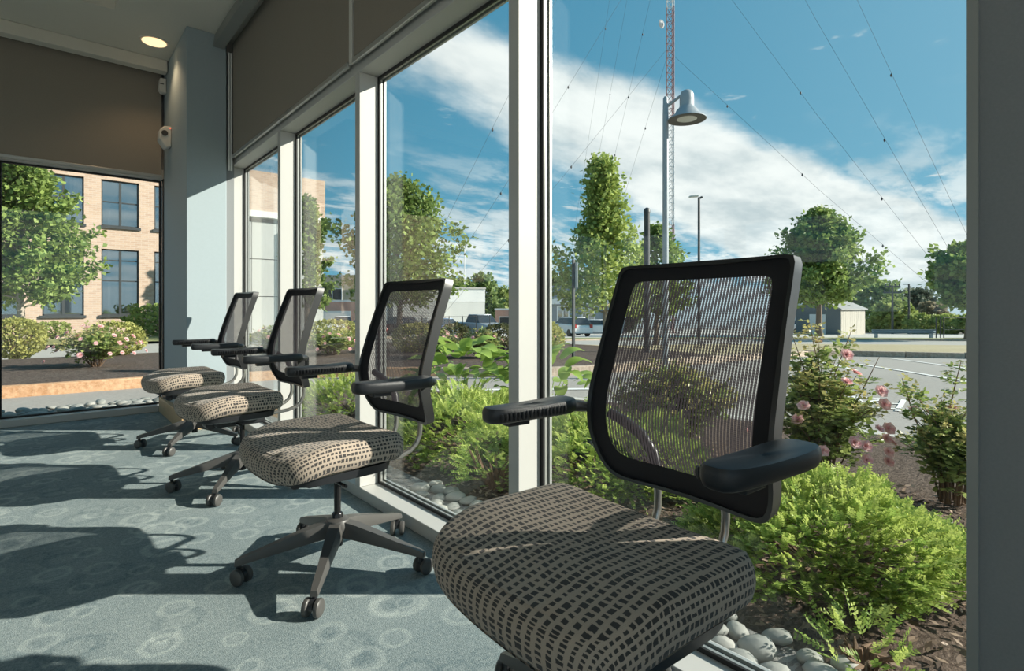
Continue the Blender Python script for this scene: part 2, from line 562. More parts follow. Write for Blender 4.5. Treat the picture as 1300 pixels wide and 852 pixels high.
# ------------------------------------------------------------------ mesh helpers
class MB:
    def __init__(self):
        self.v, self.f, self.uv = [], [], None

    def add(self, vs, fs):
        o = len(self.v)
        self.v += [tuple(p) for p in vs]
        self.f += [tuple(i + o for i in q) for q in fs]
        return self

    def box(self, x0, x1, y0, y1, z0, z1):
        vs = [(x0, y0, z0), (x1, y0, z0), (x1, y1, z0), (x0, y1, z0), (x0, y0, z1), (x1, y0, z1), (x1, y1, z1), (x0, y1, z1)]
        return self.add(vs, [(0, 3, 2, 1), (4, 5, 6, 7), (0, 1, 5, 4), (1, 2, 6, 5), (2, 3, 7, 6), (3, 0, 4, 7)])

    def quad(self, a, b, c, d):
        return self.add([a, b, c, d], [(0, 1, 2, 3)])

    def tube(self, pts, rad, n=8, cap=True, sx=1.0):
        """round tube along a path; rad a number or one per point"""
        pts = [Vector(p) for p in pts]
        rs = rad if isinstance(rad, (list, tuple)) else [rad] * len(pts)
        vs, fs = [], []
        pu = None
        for i, p in enumerate(pts):
            d = (pts[min(i + 1, len(pts) - 1)] - pts[max(i - 1, 0)]).normalized()
            if pu is None:
                u = d.cross(Vector((0, 0, 1)))
                if u.length < 1e-3:
                    u = d.cross(Vector((0, 1, 0)))
            else:
                u = pu - d * pu.dot(d)
            u.normalize()
            pu = u
            w = d.cross(u)
            for k in range(n):
                a = 2 * PI * k / n
                vs.append(p + (u * math.cos(a) + w * math.sin(a) * sx) * rs[i])
        for i in range(len(pts) - 1):
            for k in range(n):
                k2 = (k + 1) % n
                fs.append((i * n + k, i * n + k2, (i + 1) * n + k2, (i + 1) * n + k))
        if cap:
            fs.append(tuple(range(n - 1, -1, -1)))
            fs.append(tuple(range((len(pts) - 1) * n, len(pts) * n)))
        return self.add(vs, fs)

    def lathe(self, prof, n=16, c=(0, 0, 0), axis='z'):
        vs, fs = [], []
        for r, h in prof:
            for k in range(n):
                a = 2 * PI * k / n
                p = (r * math.cos(a), r * math.sin(a), h)
                if axis == 'y':
                    p = (p[0], p[2], p[1])
                if axis == 'x':
                    p = (p[2], p[0], p[1])
                vs.append((p[0] + c[0], p[1] + c[1], p[2] + c[2]))
        for i in range(len(prof) - 1):
            for k in range(n):
                k2 = (k + 1) % n
                fs.append((i * n + k, i * n + k2, (i + 1) * n + k2, (i + 1) * n + k))
        fs.append(tuple(range(n - 1, -1, -1)))
        fs.append(tuple(range((len(prof) - 1) * n, len(prof) * n)))
        return self.add(vs, fs)

    def loft(self, rings, close_ends=True):
        n = len(rings[0])
        vs = [p for r in rings for p in r]
        fs = []
        for i in range(len(rings) - 1):
            for k in range(n):
                k2 = (k + 1) % n
                fs.append((i * n + k, i * n + k2, (i + 1) * n + k2, (i + 1) * n + k))
        if close_ends:
            fs.append(tuple(range(n - 1, -1, -1)))
            fs.append(tuple(range((len(rings) - 1) * n, len(rings) * n)))
        return self.add(vs, fs)

    def prism(self, poly, y0, y1, axis='y'):
        n = len(poly)
        vs = []
        for yy in (y0, y1):
            for a, b in poly:
                vs.append({'y': (a, yy, b), 'x': (yy, a, b), 'z': (a, b, yy)}[axis])
        fs = [tuple(range(n)), tuple(range(2 * n - 1, n - 1, -1))]
        for i in range(n):
            j = (i + 1) % n
            fs.append((i, i + n, j + n, j))
        return self.add(vs, fs)

    def mesh(self, name):
        me = bpy.data.meshes.new(name)
        me.from_pydata(self.v, [], self.f)
        bm = bmesh.new()
        bm.from_mesh(me)
        bmesh.ops.recalc_face_normals(bm, faces=bm.faces[:])
        bm.to_mesh(me)
        bm.free()
        return me

    def build(self, name, mat, parent=None, loc=(0, 0, 0), smooth=False, bevel=0.0, rot=None, seg=2):
        o = link(name, self.mesh(name), mat, parent, loc)
        if rot:
            o.rotation_euler = rot
        if smooth:
            auto_smooth(o.data)
        if bevel:
            md = o.modifiers.new('bevel', 'BEVEL')
            md.width = bevel
            md.segments = seg
            md.limit_method = 'ANGLE'
            auto_smooth(o.data)
        return o


def auto_smooth(me, ang=40):
    me.polygons.foreach_set('use_smooth', [True] * len(me.polygons))
    try:
        me.set_sharp_from_angle(angle=math.radians(ang))
    except Exception:
        pass


def link(name, me, mat, parent=None, loc=(0, 0, 0)):
    if mat and not me.materials:
        me.materials.append(MATS[mat])
    o = bpy.data.objects.new(name, me)
    col.objects.link(o)
    o.location = loc
    if parent:
        o.parent = parent
    return o


def empty(name, loc=(0, 0, 0), rz=0.0):
    o = bpy.data.objects.new(name, None)
    o.empty_display_size = 0.1
    col.objects.link(o)
    o.location = loc
    o.rotation_euler = (0, 0, rz)
    return o


def tag(o, label=None, cat=None, group=None, kind=None):
    if label:
        o['label'] = label
    if cat:
        o['category'] = cat
    if group:
        o['group'] = group
    if kind:
        o['kind'] = kind
    return o


def struct(o, label=None, cat=None):
    o['kind'] = 'structure'
    if label:
        o['label'] = label
    if cat:
        o['category'] = cat
    return o


def copy_tree(o, parent=None):
    c = o.copy()
    col.objects.link(c)
    c.parent = parent
    for ch in [x for x in ALLCH.get(o.name, [])]:
        copy_tree(ch, c)
    return c


ALLCH = {}


def index_children(o):
    ALLCH[o.name] = list(o.children)
    for c in o.children:
        index_children(c)


def np_mesh(name, verts, nper, tip=None, tris=None):
    """many loose quads: verts is (N*4,3)"""
    me = bpy.data.meshes.new(name)
    n = len(verts)
    me.vertices.add(n)
    me.vertices.foreach_set('co', np.asarray(verts, np.float32).ravel())
    nf = n // nper
    me.loops.add(n)
    me.loops.foreach_set('vertex_index', np.arange(n, dtype=np.int32))
    me.polygons.add(nf)
    me.polygons.foreach_set('loop_start', np.arange(0, n, nper, dtype=np.int32))
    if tip is not None:
        at = me.attributes.new('tip', 'FLOAT', 'POINT')
        at.data.foreach_set('value', np.asarray(tip, np.float32))
    me.update(calc_edges=True)
    me.validate()
    return me


def fr(F, R):
    """world x, y of a spot F metres ahead and R metres to the right of the room's viewpoint"""
    return (S * F + C * R, C * F - S * R)


def sm(a, b, x):
    t = min(1, max(0, (x - a) / (b - a)))
    return t * t * (3 - 2 * t)


def zg(X, Y):
    """lie of the land: level by the building, falling away to the east"""
    F = S * X + C * Y
    return -0.1 - 0.035 * max(0, F - 6) * sm(5, 18, X)


def gpt(F, R, dz=0.0):
    x, y = fr(F, R)
    return (x, y, zg(x, y) + dz)


# ================================================================== ROOM
XW = 1.19          # inner face of the window wall
GX = 1.312         # its glass
YW = 5.84          # inner face of the end wall
GY = 5.965
SILL = 0.055
HEAD = 2.12
CEIL = 3.12
XB, YB = -4.6, -2.6
OUT = 1.40

struct(MB().box(XB, XW + 0.02, YB, YW + 0.02, -0.12, 0.0).build('floor', 'carpet'), 'blue grey carpet with pale ring pattern', 'floor')

# ceiling: lowered border round a raised tray
c = MB()
c.box(XB, XW + 0.2, 4.9, YW + 0.2, CEIL, CEIL + 0.3)
c.box(0.40, XW + 0.2, YB, 4.9, CEIL, CEIL + 0.3)
c.box(XB, 0.40, YB, 4.9, CEIL + 0.26, CEIL + 0.3)
struct(c.build('ceiling', 'ceiling_paint'), 'taupe plaster ceiling with a raised tray', 'ceiling')

# column at the corner, with timber plinth
struct(MB().box(0.84, 1.12, 4.81, YW + 0.1, 0, CEIL).build('wall_corner', 'paint_blue', bevel=0.004), 'blue grey painted corner column between the two window walls', 'column')
b = MB()
b.box(0.80, 1.16, 4.77, 4.808, 0, 0.134)
b.box(0.80, 0.838, 4.808, YW - 0.005, 0, 0.134)
struct(b.build('baseboard_corner', 'plinth_wood', bevel=0.003), 'pale timber plinth round the foot of the corner column', 'baseboard')
struct(MB().box(1.125, XW - 0.002, 4.86, 4.955, SILL, HEAD + 0.9).build('trim_1', 'paint_dark'), 'dark upright filler strip beside the corner column', 'trim')

# near wall pier at the right
struct(MB().box(1.10, OUT - 0.02, YB, 0.172, -0.1, CEIL).build('wall_right', 'paint_dark'), 'dark slate painted wall pier at the near end of the glazing', 'wall')
struct(MB().box(1.088, 1.0995, 0.164, 0.1775, 0, CEIL - 0.11).build('trim_2', 'valance_metal'), 'grey metal corner bead on the dark wall pier', 'trim')

# spandrel above the window heads (behind the shades)
struct(MB().box(XW + 0.03, OUT - 0.02, 0.1725, 6.1, HEAD + 0.085, 3.5).build('wall_window', 'paint_dark'), 'wall above the window heads behind the roller shades', 'wall')
struct(MB().box(XB, 1.215, YW + 0.03, 6.05, HEAD + 0.085, 3.5).build('wall_end', 'paint_dark'), 'end wall above the window behind the wide roller shade', 'wall')
struct(MB().box(0.85, 1.215, YW + 0.105, 6.05, -0.1, HEAD + 0.084).build('wall_end_pier', 'paint_dark'), 'short pier of the end wall behind the corner column', 'wall')
# unseen walls behind and opposite; their openings are shaped to admit fill light
c = MB()  # no panes; open bays let sun bounce off the floor behind the viewpoint
c.box(XB, 1.09, YB - 0.15, YB - 0.002, 2.9, 3.5)
for xx in (-4.55, -2.7, -0.8, 1.02):
    c.box(xx - 0.05, xx + 0.05, YB - 0.15, YB - 0.002, 0, 2.9)
struct(c.build('wall_back', 'ceiling_paint'), 'unseen back wall left open between slim piers to let sun in', 'wall')
c = MB()  # openings kept low to limit the sky fill on the carpet
c.box(XB - 0.15, XB - 0.002, YB - 0.15, 6.05, 2.1, 3.5)
c.box(XB - 0.15, XB - 0.002, YB - 0.15, 6.05, 0, 0.9)
for yy in (-2.6, -0.5, 1.6, 3.7, 5.8):
    c.box(XB - 0.15, XB - 0.002, yy - 0.12, yy + 0.12, 0.9, 2.1)
struct(c.build('wall_opposite', 'ceiling_paint'), 'unseen wall opposite with openings sized for fill light', 'wall')


# ---- window wall frames: one window per bay
def frame_window(n, y0, y1, first=False):
    """bay between mullion faces y0 < y1 of the long window wall"""
    w = empty('window_%d' % n, (GX, (y0 + y1) / 2, SILL))
    lab = {1: 'tall narrow aluminium window next to the corner column', 2: 'tall aluminium window behind the chair second from the corner column',
           3: 'tall aluminium window behind the chair third from the corner column', 4: 'wide near window with the lamp post outside'}[n]
    struct(w, lab, 'window')
    oy = -(y0 + y1) / 2
    h = HEAD - SILL

    def bx(name, mat, x0, x1, a, b2, z0, z1, bevel=0.0):
        return MB().box(x0 - GX, x1 - GX, a + oy, b2 + oy, z0 - SILL, z1 - SILL).build(name, mat, w, bevel=bevel)
    # glazing beads and gasket (four sides)
    for (a, b2, z0, z1) in ((y0, y0 + 0.014, SILL, HEAD), (y1 - 0.014, y1, SILL, HEAD),
                            (y0 + 0.0142, y1 - 0.0142, SILL, SILL + 0.014), (y0 + 0.0142, y1 - 0.0142, HEAD - 0.014, HEAD)):
        bx('gasket', 'gasket', XW + 0.1005, XW + 0.108, a, b2, z0, z1)
        bx('glazing_bead', 'bead', XW + 0.1085, GX - 0.004, a, b2, z0, z1)
    for (a, b2, z0, z1) in ((y0, y0 + 0.02, SILL, HEAD), (y1 - 0.02, y1, SILL, HEAD),
                            (y0 + 0.0202, y1 - 0.0202, SILL, SILL + 0.02), (y0 + 0.0202, y1 - 0.0202, HEAD - 0.02, HEAD)):
        bx('outer_bead', 'bead', GX + 0.004, GX + 0.014, a, b2, z0, z1)
    bx('pane', 'pane_glass', GX - 0.003, GX + 0.003, y0 + 0.002, y1 - 0.002, SILL + 0.002, HEAD - 0.002)


mull = [(4.96, 5.02), (3.724, 3.775), (2.535, 2.586), (1.345, 1.396)]
bays = [(3.775, 4.96), (2.586, 3.724), (1.396, 2.535), (0.178, 1.345)]
for i, (a, b2) in enumerate(bays):
    frame_window(i + 1, a, b2)
k = 3
for (a, b2) in mull:
    struct(MB().box(XW, XW + 0.10, a, b2, SILL + 0.0005, HEAD - 0.0005).build('trim_%d' % k, 'aluminium', bevel=0.0025),
           {3: 'white aluminium jamb beside the corner column', 4: 'white aluminium mullion beyond the chair second from the corner column',
            5: 'white aluminium mullion beyond the chair third from the corner column', 6: 'broad white aluminium mullion between the two near chairs'}[k], 'mullion')
    k += 1
for (a, b2) in mull:                                     # outer half of each mullion
    struct(MB().box(XW + 0.1005, GX + 0.015, a + 0.0004, b2 - 0.0004, SILL, HEAD).build('trim_%d' % k, 'gasket'), 'dark outer half of a window mullion', 'mullion')
    k += 1
struct(MB().box(XW, OUT - 0.04, 0.1785, 5.02, 0.0, SILL).build('trim_%d' % k, 'aluminium', bevel=0.003), 'long low white aluminium window sill on the carpet', 'sill')
k += 1
struct(MB().box(XW, OUT - 0.06, 0.1785, 5.02, HEAD, HEAD + 0.084).build('trim_%d' % k, 'aluminium', bevel=0.003), 'long white aluminium window head below the shades', 'window head')
k += 1

# ---- end wall window
wl = empty('window_5', (-1.0, GY, SILL))
struct(wl, 'wide end wall window looking onto the brick building', 'window')
for (x0, x1) in ((-0.262, 0.832), (-2.2, -0.318), (XB + 0.05, -2.26)):
    for (a, b2, z0, z1) in ((x0, x0 + 0.014, SILL, HEAD), (x1 - 0.014, x1, SILL, HEAD), (x0 + 0.0142, x1 - 0.0142, SILL, SILL + 0.014), (x0 + 0.0142, x1 - 0.0142, HEAD - 0.014, HEAD)):
        MB().box(a + 1, b2 + 1, YW + 0.1005 - GY, YW + 0.135 - GY, z0 - SILL, z1 - SILL).build('gasket', 'gasket', wl)
    MB().box(x0 + 1.002, x1 + 0.998, -0.003, 0.003, 0.002, HEAD - SILL - 0.002).build('pane', 'pane_glass', wl)
for (x0, x1) in ((-0.318, -0.262), (-2.26, -2.2)):
    MB().box(x0 + 1, x1 + 1, YW - GY, YW + 0.18 - GY, 0.0005, HEAD - SILL - 0.0005).build('mullion', 'aluminium', wl, bevel=0.0025)
struct(MB().box(XB, 0.798, YW, YW + 0.2, 0, SILL).build('trim_%d' % k, 'aluminium', bevel=0.003), 'low aluminium sill of the end wall window', 'sill')
k += 1
struct(MB().box(XB, 0.838, YW, YW + 0.2, HEAD, HEAD + 0.084).build('trim_%d' % k, 'aluminium', bevel=0.003), 'aluminium head of the end wall window', 'window head')
k += 1
struct(MB().box(0.8325, 0.8395, YW - 0.01, YW + 0.09, 0.134, HEAD).build('trim_%d' % k, 'gasket'), 'dark upright strip between end window and corner column', 'trim')
k += 1


# ---- roller shades
def shade(name, pts_a, pts_b, z0, z1, label, wave=0.0, channel=None):
    """cloth between plan points a and b"""
    a, b2 = Vector((*pts_a, 0)), Vector((*pts_b, 0))
    root = empty(name, ((a.x + b2.x) / 2, (a.y + b2.y) / 2, z0))
    tag(root, label, 'roller shade', 'roller shades above the windows')
    d = (b2 - a)
    n = Vector((-d.y, d.x, 0)).normalized()
    if n.x + n.y > 0:
        n = -n
    mb = MB()
    N = 30
    vs = []
    for j in range(9):
        z = z0 + (z1 - z0) * j / 8
        for s in (0, 1):
            for i in range(N + 1):
                t = i / N
                w = wave * (math.exp(-t * 7) + math.exp(-(1 - t) * 9)) * math.sin(t * 60) * (0.3 + 0.7 * (1 - j / 8))
                p = a + d * t + n * (w + (0.0015 if s else 0))
                vs.append((p.x - root.location.x, p.y - root.location.y, z - z0))
    fs = []
    W = 2 * (N + 1)
    for j in range(8):
        for s in (0, 1):
            for i in range(N):
                q = j * W + s * (N + 1) + i
                fs.append((q, q + 1, q + 1 + W, q + W))
    mb.add(vs, fs)
    mb.build('cloth', 'shade_cloth', root, smooth=True)
    dl = d.length
    ang = math.atan2(d.y, d.x)
    MB().box(-dl / 2, dl / 2, -0.008, 0.010, -0.012, 0.014).build('bottom_bar', 'shade_bar', root, rot=(0, 0, ang), bevel=0.004)
    return root


ZS = HEAD + 0.045
shade('roller_shade', (1.165, 2.60), (1.165, 4.80), ZS, CEIL - 0.04, 'brown roller shade next to the corner column over two windows', 0.006)
shade('roller_shade', (1.165, 0.20), (1.165, 2.545), ZS, CEIL - 0.04, 'brown roller shade over the two near windows', 0.003)
shade('roller_shade', (XB + 0.1, 5.80), (0.815, 5.80), HEAD + 0.012, CEIL - 0.03, 'wide brown roller shade over the end wall window', 0.0)
# side channel in the corner and gap strip between shades
ch = MB().box(1.128, 1.142, 4.795, 4.806, 2.05, 3.0)
ch.box(1.146, 1.160, 4.795, 4.806, 2.05, 3.0)
tag(ch.build('shade_track', 'trim_white', bevel=0.003), 'shiny metal shade side channel beside the corner column', 'shade channel')
tag(MB().box(1.158, 1.172, 2.556, 2.590, ZS - 0.005, CEIL - 0.02).build('light_gap_strip', 'white_plastic', bevel=0.003), 'pale strip between the two brown window wall shades', 'shade strip')
# valances
tag(MB().prism([(1.02, CEIL - 0.105), (1.10, CEIL - 0.105), (1.10, CEIL - 0.002), (1.035, CEIL - 0.002)], 0.18, 4.805, 'y').build('shade_valance', 'valance_metal', bevel=0.003), 'grey metal valance hiding the window wall shade rollers', 'valance')
tag(MB().box(XB + 0.05, 0.832, 5.60, 5.70, CEIL - 0.10, CEIL - 0.002).build('shade_valance', 'ceiling_paint', bevel=0.003), 'taupe valance hiding the end wall shade roller', 'valance')

# ---- recessed ceiling light
dl = empty('ceiling_light', (0.69, 5.27, CEIL))
tag(dl, 'round warm recessed ceiling light by the corner column', 'ceiling light')
MB().lathe([(0.088, -0.004), (0.105, -0.006), (0.107, -0.0005), (0.088, -0.0005)], 32).build('trim_ring', 'white_plastic', dl, smooth=True)
MB().lathe([(0.086, -0.0062), (0.084, -0.009), (0.05, -0.011), (0.01, -0.0115)], 32).build('lens', 'lamp_glow', dl, smooth=True)
sp = bpy.data.lights.new('ceiling_light_bulb', 'SPOT')
sp.energy = 7
sp.color = (1.0, 0.70, 0.40)
sp.spot_size = math.radians(120)
sp.spot_blend = 0.6
sp.shadow_soft_size = 0.07
spo = bpy.data.objects.new('ceiling_light_bulb', sp)
col.objects.link(spo)
spo.parent = dl
spo.location = (0, 0, -0.03)

# ---- detectors on the column
d1 = empty('motion_detector', (0.838, 5.50, 2.33))
tag(d1, 'large white wall detector with round lens on the corner column', 'detector')
MB().prism([(0, 0.0), (0, 0.17), (-0.055, 0.165), (-0.085, 0.13), (-0.09, 0.05), (-0.04, -0.02)], -0.06, 0.06, 'y').build('housing', 'white_plastic', d1, bevel=0.008)
MB().lathe([(0.024, 0), (0.024, 0.006), (0.017, 0.006), (0.014, 0.003)], 20, (0, -0.0605, 0.105), 'y').build('lens_ring', 'lamp_dark', d1, (0, -0.004, 0), smooth=True).location.x = -0.05
MB().box(-0.012, -0.006, -0.063, -0.0602, 0.148, 0.153).build('led', 'led_red', d1)
d2 = empty('motion_detector', (0.838, 5.72, 2.86))
tag(d2, 'small white alarm detector high on the corner column', 'detector')
MB().prism([(0, 0.0), (0, 0.13), (-0.05, 0.125), (-0.06, 0.03), (-0.04, 0.0)], -0.035, 0.035, 'y').build('housing', 'white_plastic', d2, bevel=0.006)
MB().box(-0.052, -0.02, -0.0375, -0.0352, 0.07, 0.078).build('slot', 'lamp_dark', d2)
h = empty('wall_latch', (0.838, 5.45, 0.34))
tag(h, 'small paired metal latch low on the corner column', 'latch')
for dy in (-0.022, 0.022):
    MB().box(-0.018, -0.0005, dy - 0.006, dy + 0.006, 0, 0.085).build('latch_bar', 'steel', h, bevel=0.002)


# ================================================================== CHAIRS
def superrect(n, ax, ay, e):
    pts = []
    for k in range(n):
        a = 2 * PI * k / n
        c_, s_ = math.cos(a), math.sin(a)
        r = (abs(c_) ** e + abs(s_) ** e) ** (-1 / e)
        pts.append((ax * r * c_, ay * r * s_))
    return pts


def seat_cushion(parent):
    N = 72
    cx, ax, ay = -0.068, 0.212, 0.272
    levels = [(0.86, 0.0, 0.16), (0.93, 0.0, 0.115), (0.975, 0.012, 0.10), (0.995, 0.035, 0.075), (1.0, 0.052, 0.055), (0.992, 0.068, 0.036),
              (0.972, 0.080, 0.018), (0.94, 0.087, 0.0), (0.88, 0.0905, -9), (0.78, 0.092, -9), (0.62, 0.092, -9), (0.42, 0.091, -9), (0.2, 0.0905, -9), (0.02, 0.0905, -9)]
    base = [(x, y) for x, y in (superrect(N, ax, ay, 9.0)[k] if math.cos(2 * PI * k / N) > 0 else superrect(N, ax, ay, 5.0)[k] for k in range(N))]
    vs, uvs = [], []
    for sc, dz, drop in levels:
        for (x, y) in base:
            ln = math.hypot(x / ax, y / ay)
            # front edge bows outwards; inset by a constant amount rather than a pure scale
            ins = (1 - sc) * 0.25
            nx, ny = (x / ax) ** 7, (y / ay) ** 7
            l2 = math.hypot(nx, ny) or 1
            nx, ny = nx / l2, ny / l2
            if sc > 0.87:
                px, py = x - nx * ins, y - ny * ins
            else:
                px, py = x * (sc + 0.085), y * (sc + 0.085)
            bow = -0.022 * (1 - (py / ay) ** 2) * (1 if x < 0 else 0) * min(1, abs(x) / ax)
            px += bow
            z = 0.424 + dz * 0.87
            f = max(0, min(1, (-px - 0.05) / 0.2))
            z -= 0.032 * f * f * (3 - 2 * f) * (1.0)
            z += 0.010 * (abs(py) / ay) ** 2 * (1 if dz > 0.08 else 0) * (1 - f)
            d = drop if drop > 0 else 0
            vs.append((px + cx, py, z))
            uvs.append((px + nx * d + 0.5, py + ny * d + 0.5))
    mb = MB()
    fs = []
    L = len(levels)
    for i in range(L - 1):
        for k in range(N):
            k2 = (k + 1) % N
            fs.append((i * N + k, i * N + k2, (i + 1) * N + k2, (i + 1) * N + k))
    fs.append(tuple(range(N - 1, -1, -1)))
    fs.append(tuple(range((L - 1) * N, L * N)))
    me = bpy.data.meshes.new('seat')
    me.from_pydata(vs, [], fs)
    ul = me.uv_layers.new(name='UVMap')
    for lp in me.loops:
        ul.data[lp.index].uv = uvs[lp.vertex_index]
    auto_smooth(me, 60)
    return link('seat', me, 'seat_fabric', parent)


BP = [(0.262, 0.505), (0.232, 0.578), (0.213, 0.65), (0.217, 0.72), (0.240, 0.80), (0.272, 0.90), (0.305, 0.99), (0.330, 1.060)]
BW = [0.220, 0.236, 0.243, 0.245, 0.243, 0.239, 0.236, 0.234]


def spline(vals, t):
    n = len(vals) - 1
    u = t * n
    i = min(n - 1, int(u))
    w = u - i
    p = [vals[max(0, i - 1)], vals[i], vals[i + 1], vals[min(n, i + 2)]]
    return 0.5 * ((2 * p[1]) + (-p[0] + p[2]) * w + (2 * p[0] - 5 * p[1] + 4 * p[2] - p[3]) * w * w + (-p[0] + 3 * p[1] - 3 * p[2] + p[3]) * w ** 3)


def back_pt(s, t, off=0.0):
    x = spline([p[0] for p in BP], t)
    z = spline([p[1] for p in BP], t)
    hw = spline(BW, t)
    return (x + 0.026 * (1 - s * s) + off, hw * s, z)


def ring_st(n, ms0, mt_lo, mt_hi, e):
    """closed loop in back coordinates: |s| <= ms0, t between mt_lo and mt_hi"""
    out = []
    tc, th = (mt_lo + mt_hi) / 2, (mt_hi - mt_lo) / 2
    lo_, hi_ = superrect(n, ms0, th, e), superrect(n, ms0, th, e * 2.6)
    for k in range(n):
        a, b2 = hi_[k] if math.sin(2 * PI * k / n) > 0 else lo_[k]
        out.append((a, tc + b2))
    return out


def make_chair():
    root = empty('office_chair', (0, 0, 0))
    seat_cushion(root)
    pan = MB()
    pan.loft([[(x - 0.068, y, z) for x, y in superrect(40, 0.19 * q, 0.245 * q, 5)] for z, q in ((0.372, 0.8), (0.385, 0.97), (0.414, 1.0))])
    pan.build('seat_pan', 'black_plastic', root, smooth=True)
    mech = MB()
    mech.box(-0.14, 0.10, -0.07, 0.07, 0.325, 0.374)
    mech.build('tilt_mechanism', 'black_plastic', root, bevel=0.012)
    for y0, y1 in ((0.05, 0.20), (-0.20, -0.05)):
        MB().tube([(-0.06, y0, 0.352), (-0.065, y1, 0.350)], 0.006, 8).build('control_lever', 'dark_steel', root, smooth=True)
    MB().lathe([(0.006, -0.055), (0.024, -0.05), (0.026, 0.0), (0.026, 0.04), (0.020, 0.052)], 18, (-0.15, 0.05, 0.335), 'y').build('tension_knob', 'black_plastic', root, smooth=True)
    colm = MB()
    colm.lathe([(0.012, 0.185), (0.013, 0.33)], 16)
    colm.lathe([(0.019, 0.075), (0.020, 0.08), (0.020, 0.19), (0.017, 0.195)], 16)
    colm.build('gas_column', 'dark_steel', root, smooth=True)
    hub = MB().lathe([(0.022, 0.105), (0.046, 0.115), (0.050, 0.150), (0.040, 0.172), (0.024, 0.178)], 24)
    hub.build('base_hub', 'base_plastic', root, smooth=True)
    # five-star base
    wheel = MB().lathe([(0.010, -0.0105), (0.0225, -0.010), (0.0275, -0.006), (0.0285, 0.0), (0.0275, 0.006), (0.0225, 0.009), (0.008, 0.010)], 20, (0, 0, 0), 'y').mesh('wheel')
    auto_smooth(wheel)
    hood = MB()
    hood.tube([(0.0, 0, 0.046), (0.0, 0, 0.078)], 0.0085, 10)
    prof = [(0.022 * math.cos(a) - 0.012, 0.022 * math.sin(a) + 0.031) for a in [math.radians(20 + 160 * i / 8) for i in range(9)]]
    inner = [(0.012 * math.cos(a) - 0.012, 0.012 * math.sin(a) + 0.031) for a in [math.radians(180 - 160 * i / 8) for i in range(9)]]
    hood.prism(prof + inner, -0.007, 0.007, 'y')
    hm = hood.mesh('caster')
    for k in range(5):
        th = math.radians(18 + 72 * k)
        d = Vector((math.cos(th), math.sin(th), 0))
        n = Vector((-d.y, d.x, 0))
        rings = []
        for r, w, zt, zb in ((0.030, 0.024, 0.168, 0.112), (0.075, 0.025, 0.160, 0.108), (0.16, 0.021, 0.136, 0.094), (0.25, 0.0165, 0.108, 0.078), (0.318, 0.0145, 0.088, 0.066), (0.338, 0.012, 0.080, 0.062)):
            p = d * r
            cs = [(-w, zb), (-w * 1.02, (zt + zb) / 2), (-w * 0.75, zt), (w * 0.75, zt), (w * 1.02, (zt + zb) / 2), (w, zb)]
            rings.append([(p.x + n.x * a, p.y + n.y * a, z) for a, z in cs])
        MB().loft(rings).build('base_arm', 'base_plastic', root, smooth=True)
        ca = th + (0.6, 2.2, -0.8, 2.9, -2.0)[k]
        cst = link('caster', hm, 'black_plastic', root, (d.x * 0.325, d.y * 0.325, 0))
        cst.rotation_euler = (0, 0, ca)
        for sy in (-1, 1):
            link('wheel', wheel, 'base_plastic', cst, (-0.012, sy * 0.0185, 0.0287))
    # ---- backrest
    N = 120
    outer = ring_st(N, 1.0, 0.0, 1.0, 9)
    inner = ring_st(N, 0.80, 0.125, 0.905, 9)
    # frame: small rectangular section swept round the outline
    rings = []
    for (s, t) in outer:
        p0 = Vector(back_pt(s, t))
        cxy = Vector(back_pt(s * 0.965, 0.5 + (t - 0.5) * 0.965))
        inw = (cxy - p0)
        if inw.length < 1e-6:
            inw = Vector((0, 0, -1))
        inw.normalize()
        sd = abs(s) ** 6
        dep = 0.016 + 0.016 * sd
        rings.append([p0 + Vector((-0.008, 0, 0)) - inw * 0.002, p0 + inw * 0.010 + Vector((-0.008, 0, 0)), p0 + inw * 0.009 + Vector((dep, 0, 0)), p0 + inw * 0.002 + Vector((dep, 0, 0))])
    fb = MB()
    vs = [p for r in rings for p in r]
    fs = []
    for i in range(N):
        j = (i + 1) % N
        for q in range(4):
            q2 = (q + 1) % 4
            fs.append((i * 4 + q, i * 4 + q2, j * 4 + q2, j * 4 + q))
    fb.add(vs, fs)
    bf = fb.build('back_frame', 'frame_plastic', root, smooth=True)

    def ringmesh(name, loops, mat, close, off):
        vs, fs, uvs = [], [], []
        for lp in loops:
            for (s, t) in lp:
                p = back_pt(s, t, off)
                vs.append(p)
                uvs.append((p[1] + 0.5, t * 0.545))
        for i in range(len(loops) - 1):
            for k in range(N):
                k2 = (k + 1) % N
                fs.append((i * N + k, i * N + k2, (i + 1) * N + k2, (i + 1) * N + k))
        if close:
            fs.append(tuple(range((len(loops) - 1) * N, len(loops) * N)))
        me = bpy.data.meshes.new(name)
        me.from_pydata(vs, [], fs)
        ul = me.uv_layers.new(name='UVMap')
        for lp in me.loops:
            ul.data[lp.index].uv = uvs[lp.vertex_index]
        auto_smooth(me, 80)
        return link(name, me, mat, root)

    def blend(q):
        return [((1 - q) * a[0] * 0.985 + q * b2[0], (1 - q) * (0.5 + (a[1] - 0.5) * 0.985) + q * b2[1]) for a, b2 in zip(outer, inner)]
    ringmesh('mesh_border', [blend(0), blend(0.35), blend(0.7), blend(1.0)], 'black_knit', False, 0.0)
    tc = 0.52
    ringmesh('mesh_panel', [[(s * q, tc + (t - tc) * q) for s, t in inner] for q in (1, 0.85, 0.7, 0.55, 0.4, 0.25, 0.1, 0.01)], 'mesh_knit', True, 0.0005)
